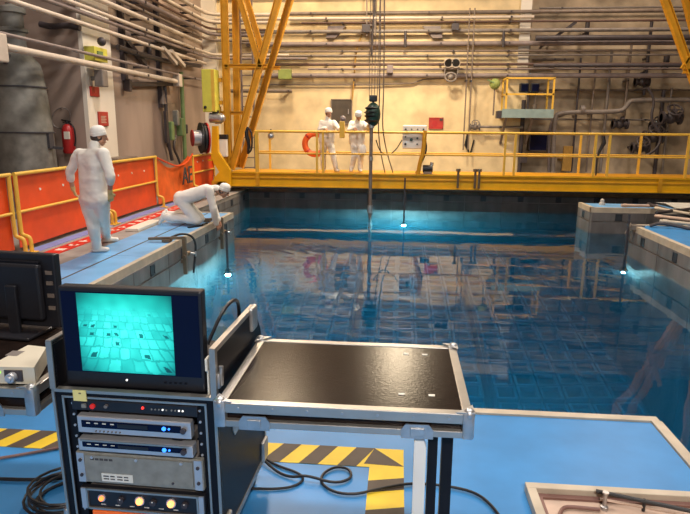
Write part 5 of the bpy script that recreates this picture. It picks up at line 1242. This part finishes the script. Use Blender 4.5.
# kneeling worker leaning over the pool edge
yn, yf = 10.24, 10.52
J = dict(head=py(224, 191, 10.36), face=(.82, -.10, -.56), fup=(.5, 0, .86), neck=py(216, 188.5, 10.37), front=(.35, 0, -.9), sh=pts((209, 189.5, yf + .04), (209, 190, yn - .06)),
         el=pts((214, 208, yf + .02), (213.5, 210, yn - .06)), wr=pts((218.5, 221, 10.52), (216.5, 224, 10.30)), hd=((.4, .1, -.9), (.45, .1, -.85)), pn=((-.4, -.6, -.3), (-.4, .6, -.3)),
         hip=pts((182, 198.5, yf - .03), (180, 199.5, yn + .03)), kn=pts((200, 219.5, yf), (197, 221.5, yn)), an=pts((168, 218, yf), (166, 221.5, yn)),
         toe=((-.45, 0, -.9), (-.45, 0, -.9)), sole=((-.9, 0, .3), (-.9, 0, .3)), curl=(1.1, 1.1))
for k in (0, 1):
    J['kn'][k].z = .10; J['an'][k].z = .155
person('worker in white coveralls kneeling and reaching over the left pool edge', (-3.8, 10.38, 0), J)
# two workers on the bridge
yb_ = 16.48; z_ = GZ1 + .005
def foot(xp, yy): q = py(xp, 165, yy); q.z = z_ + .105; return q
J = dict(head=py(328.6, 113, yb_ - .04), face=(.55, -.82, -.16), neck=py(327.5, 119, yb_), front=(.4, -.9, 0), sh=pts((334, 122.5, yb_ - .08), (322, 122.5, yb_ + .06)), el=pts((338.5, 129, yb_ - .22), (319.5, 130, yb_ - .06)),
         wr=pts((339.5, 128.2, 16.30), (325, 128.2, 16.30)), hd=((.4, -.85, -.1), (.45, -.85, -.1)), pn=((0, -.3, -.9), (0, -.3, -.9)), hip=pts((329.5, 141, yb_), (323.5, 141, yb_ + .04)),
         kn=pts((333, 155, yb_ - .05), (323, 155.5, yb_ + .02)), an=[foot(336, yb_ - .06), foot(323.5, yb_)], toe=((.6, -.8, 0), (.2, -.98, 0)), curl=(.7, .7))
person('worker in white coveralls on the bridge standing beside the orange life ring', (-1.95, yb_, GZ1), J)
J = dict(head=py(358.6, 116, yb_ - .20), face=(.2, -.72, -.62), fup=(0, -.5, .85), neck=py(357.5, 121, yb_ - .10), front=(.2, -.95, -.1), sh=pts((363.5, 123.5, yb_ - .08), (351.5, 123.5, yb_ - .02)), el=pts((368, 129, yb_ - .16), (349, 130, yb_ - .12)),
         wr=pts((368.5, 124.5, yb_ - .40), (354.5, 128, 16.30)), hd=((.35, -.9, .1), (.3, -.9, -.1)), pn=((.7, -.1, -.4), (0, -.3, -.9)), hip=pts((360, 141, yb_ + .02), (353.5, 141, yb_ + .06)),
         kn=pts((361, 155, yb_ - .06), (354.5, 155.5, yb_ - .04)), an=[foot(360, yb_), foot(351.5, yb_ + .02)], toe=((.25, -.95, 0), (-.1, -.98, 0)), curl=(.9, .7))
person('worker in white coveralls on the bridge bending over next to the hoist pole', (-1.1, yb_, GZ1), J)
a = py(362.5, 150, 16.25); solo('cloth_bag', B().ball((a.x, 16.24, a.z), (.11, .08, .17), 12, 8).tube([(a.x - .02, 16.2, a.z + .15), (a.x, 16.12, RZ1 - .05), (a.x + .02, 16.09, RZ1 + .03)], .02, 6), 'cap_cloth', 'white cloth bag hanging from the bridge rail beside the hoist pole', 'bag', smooth=True)
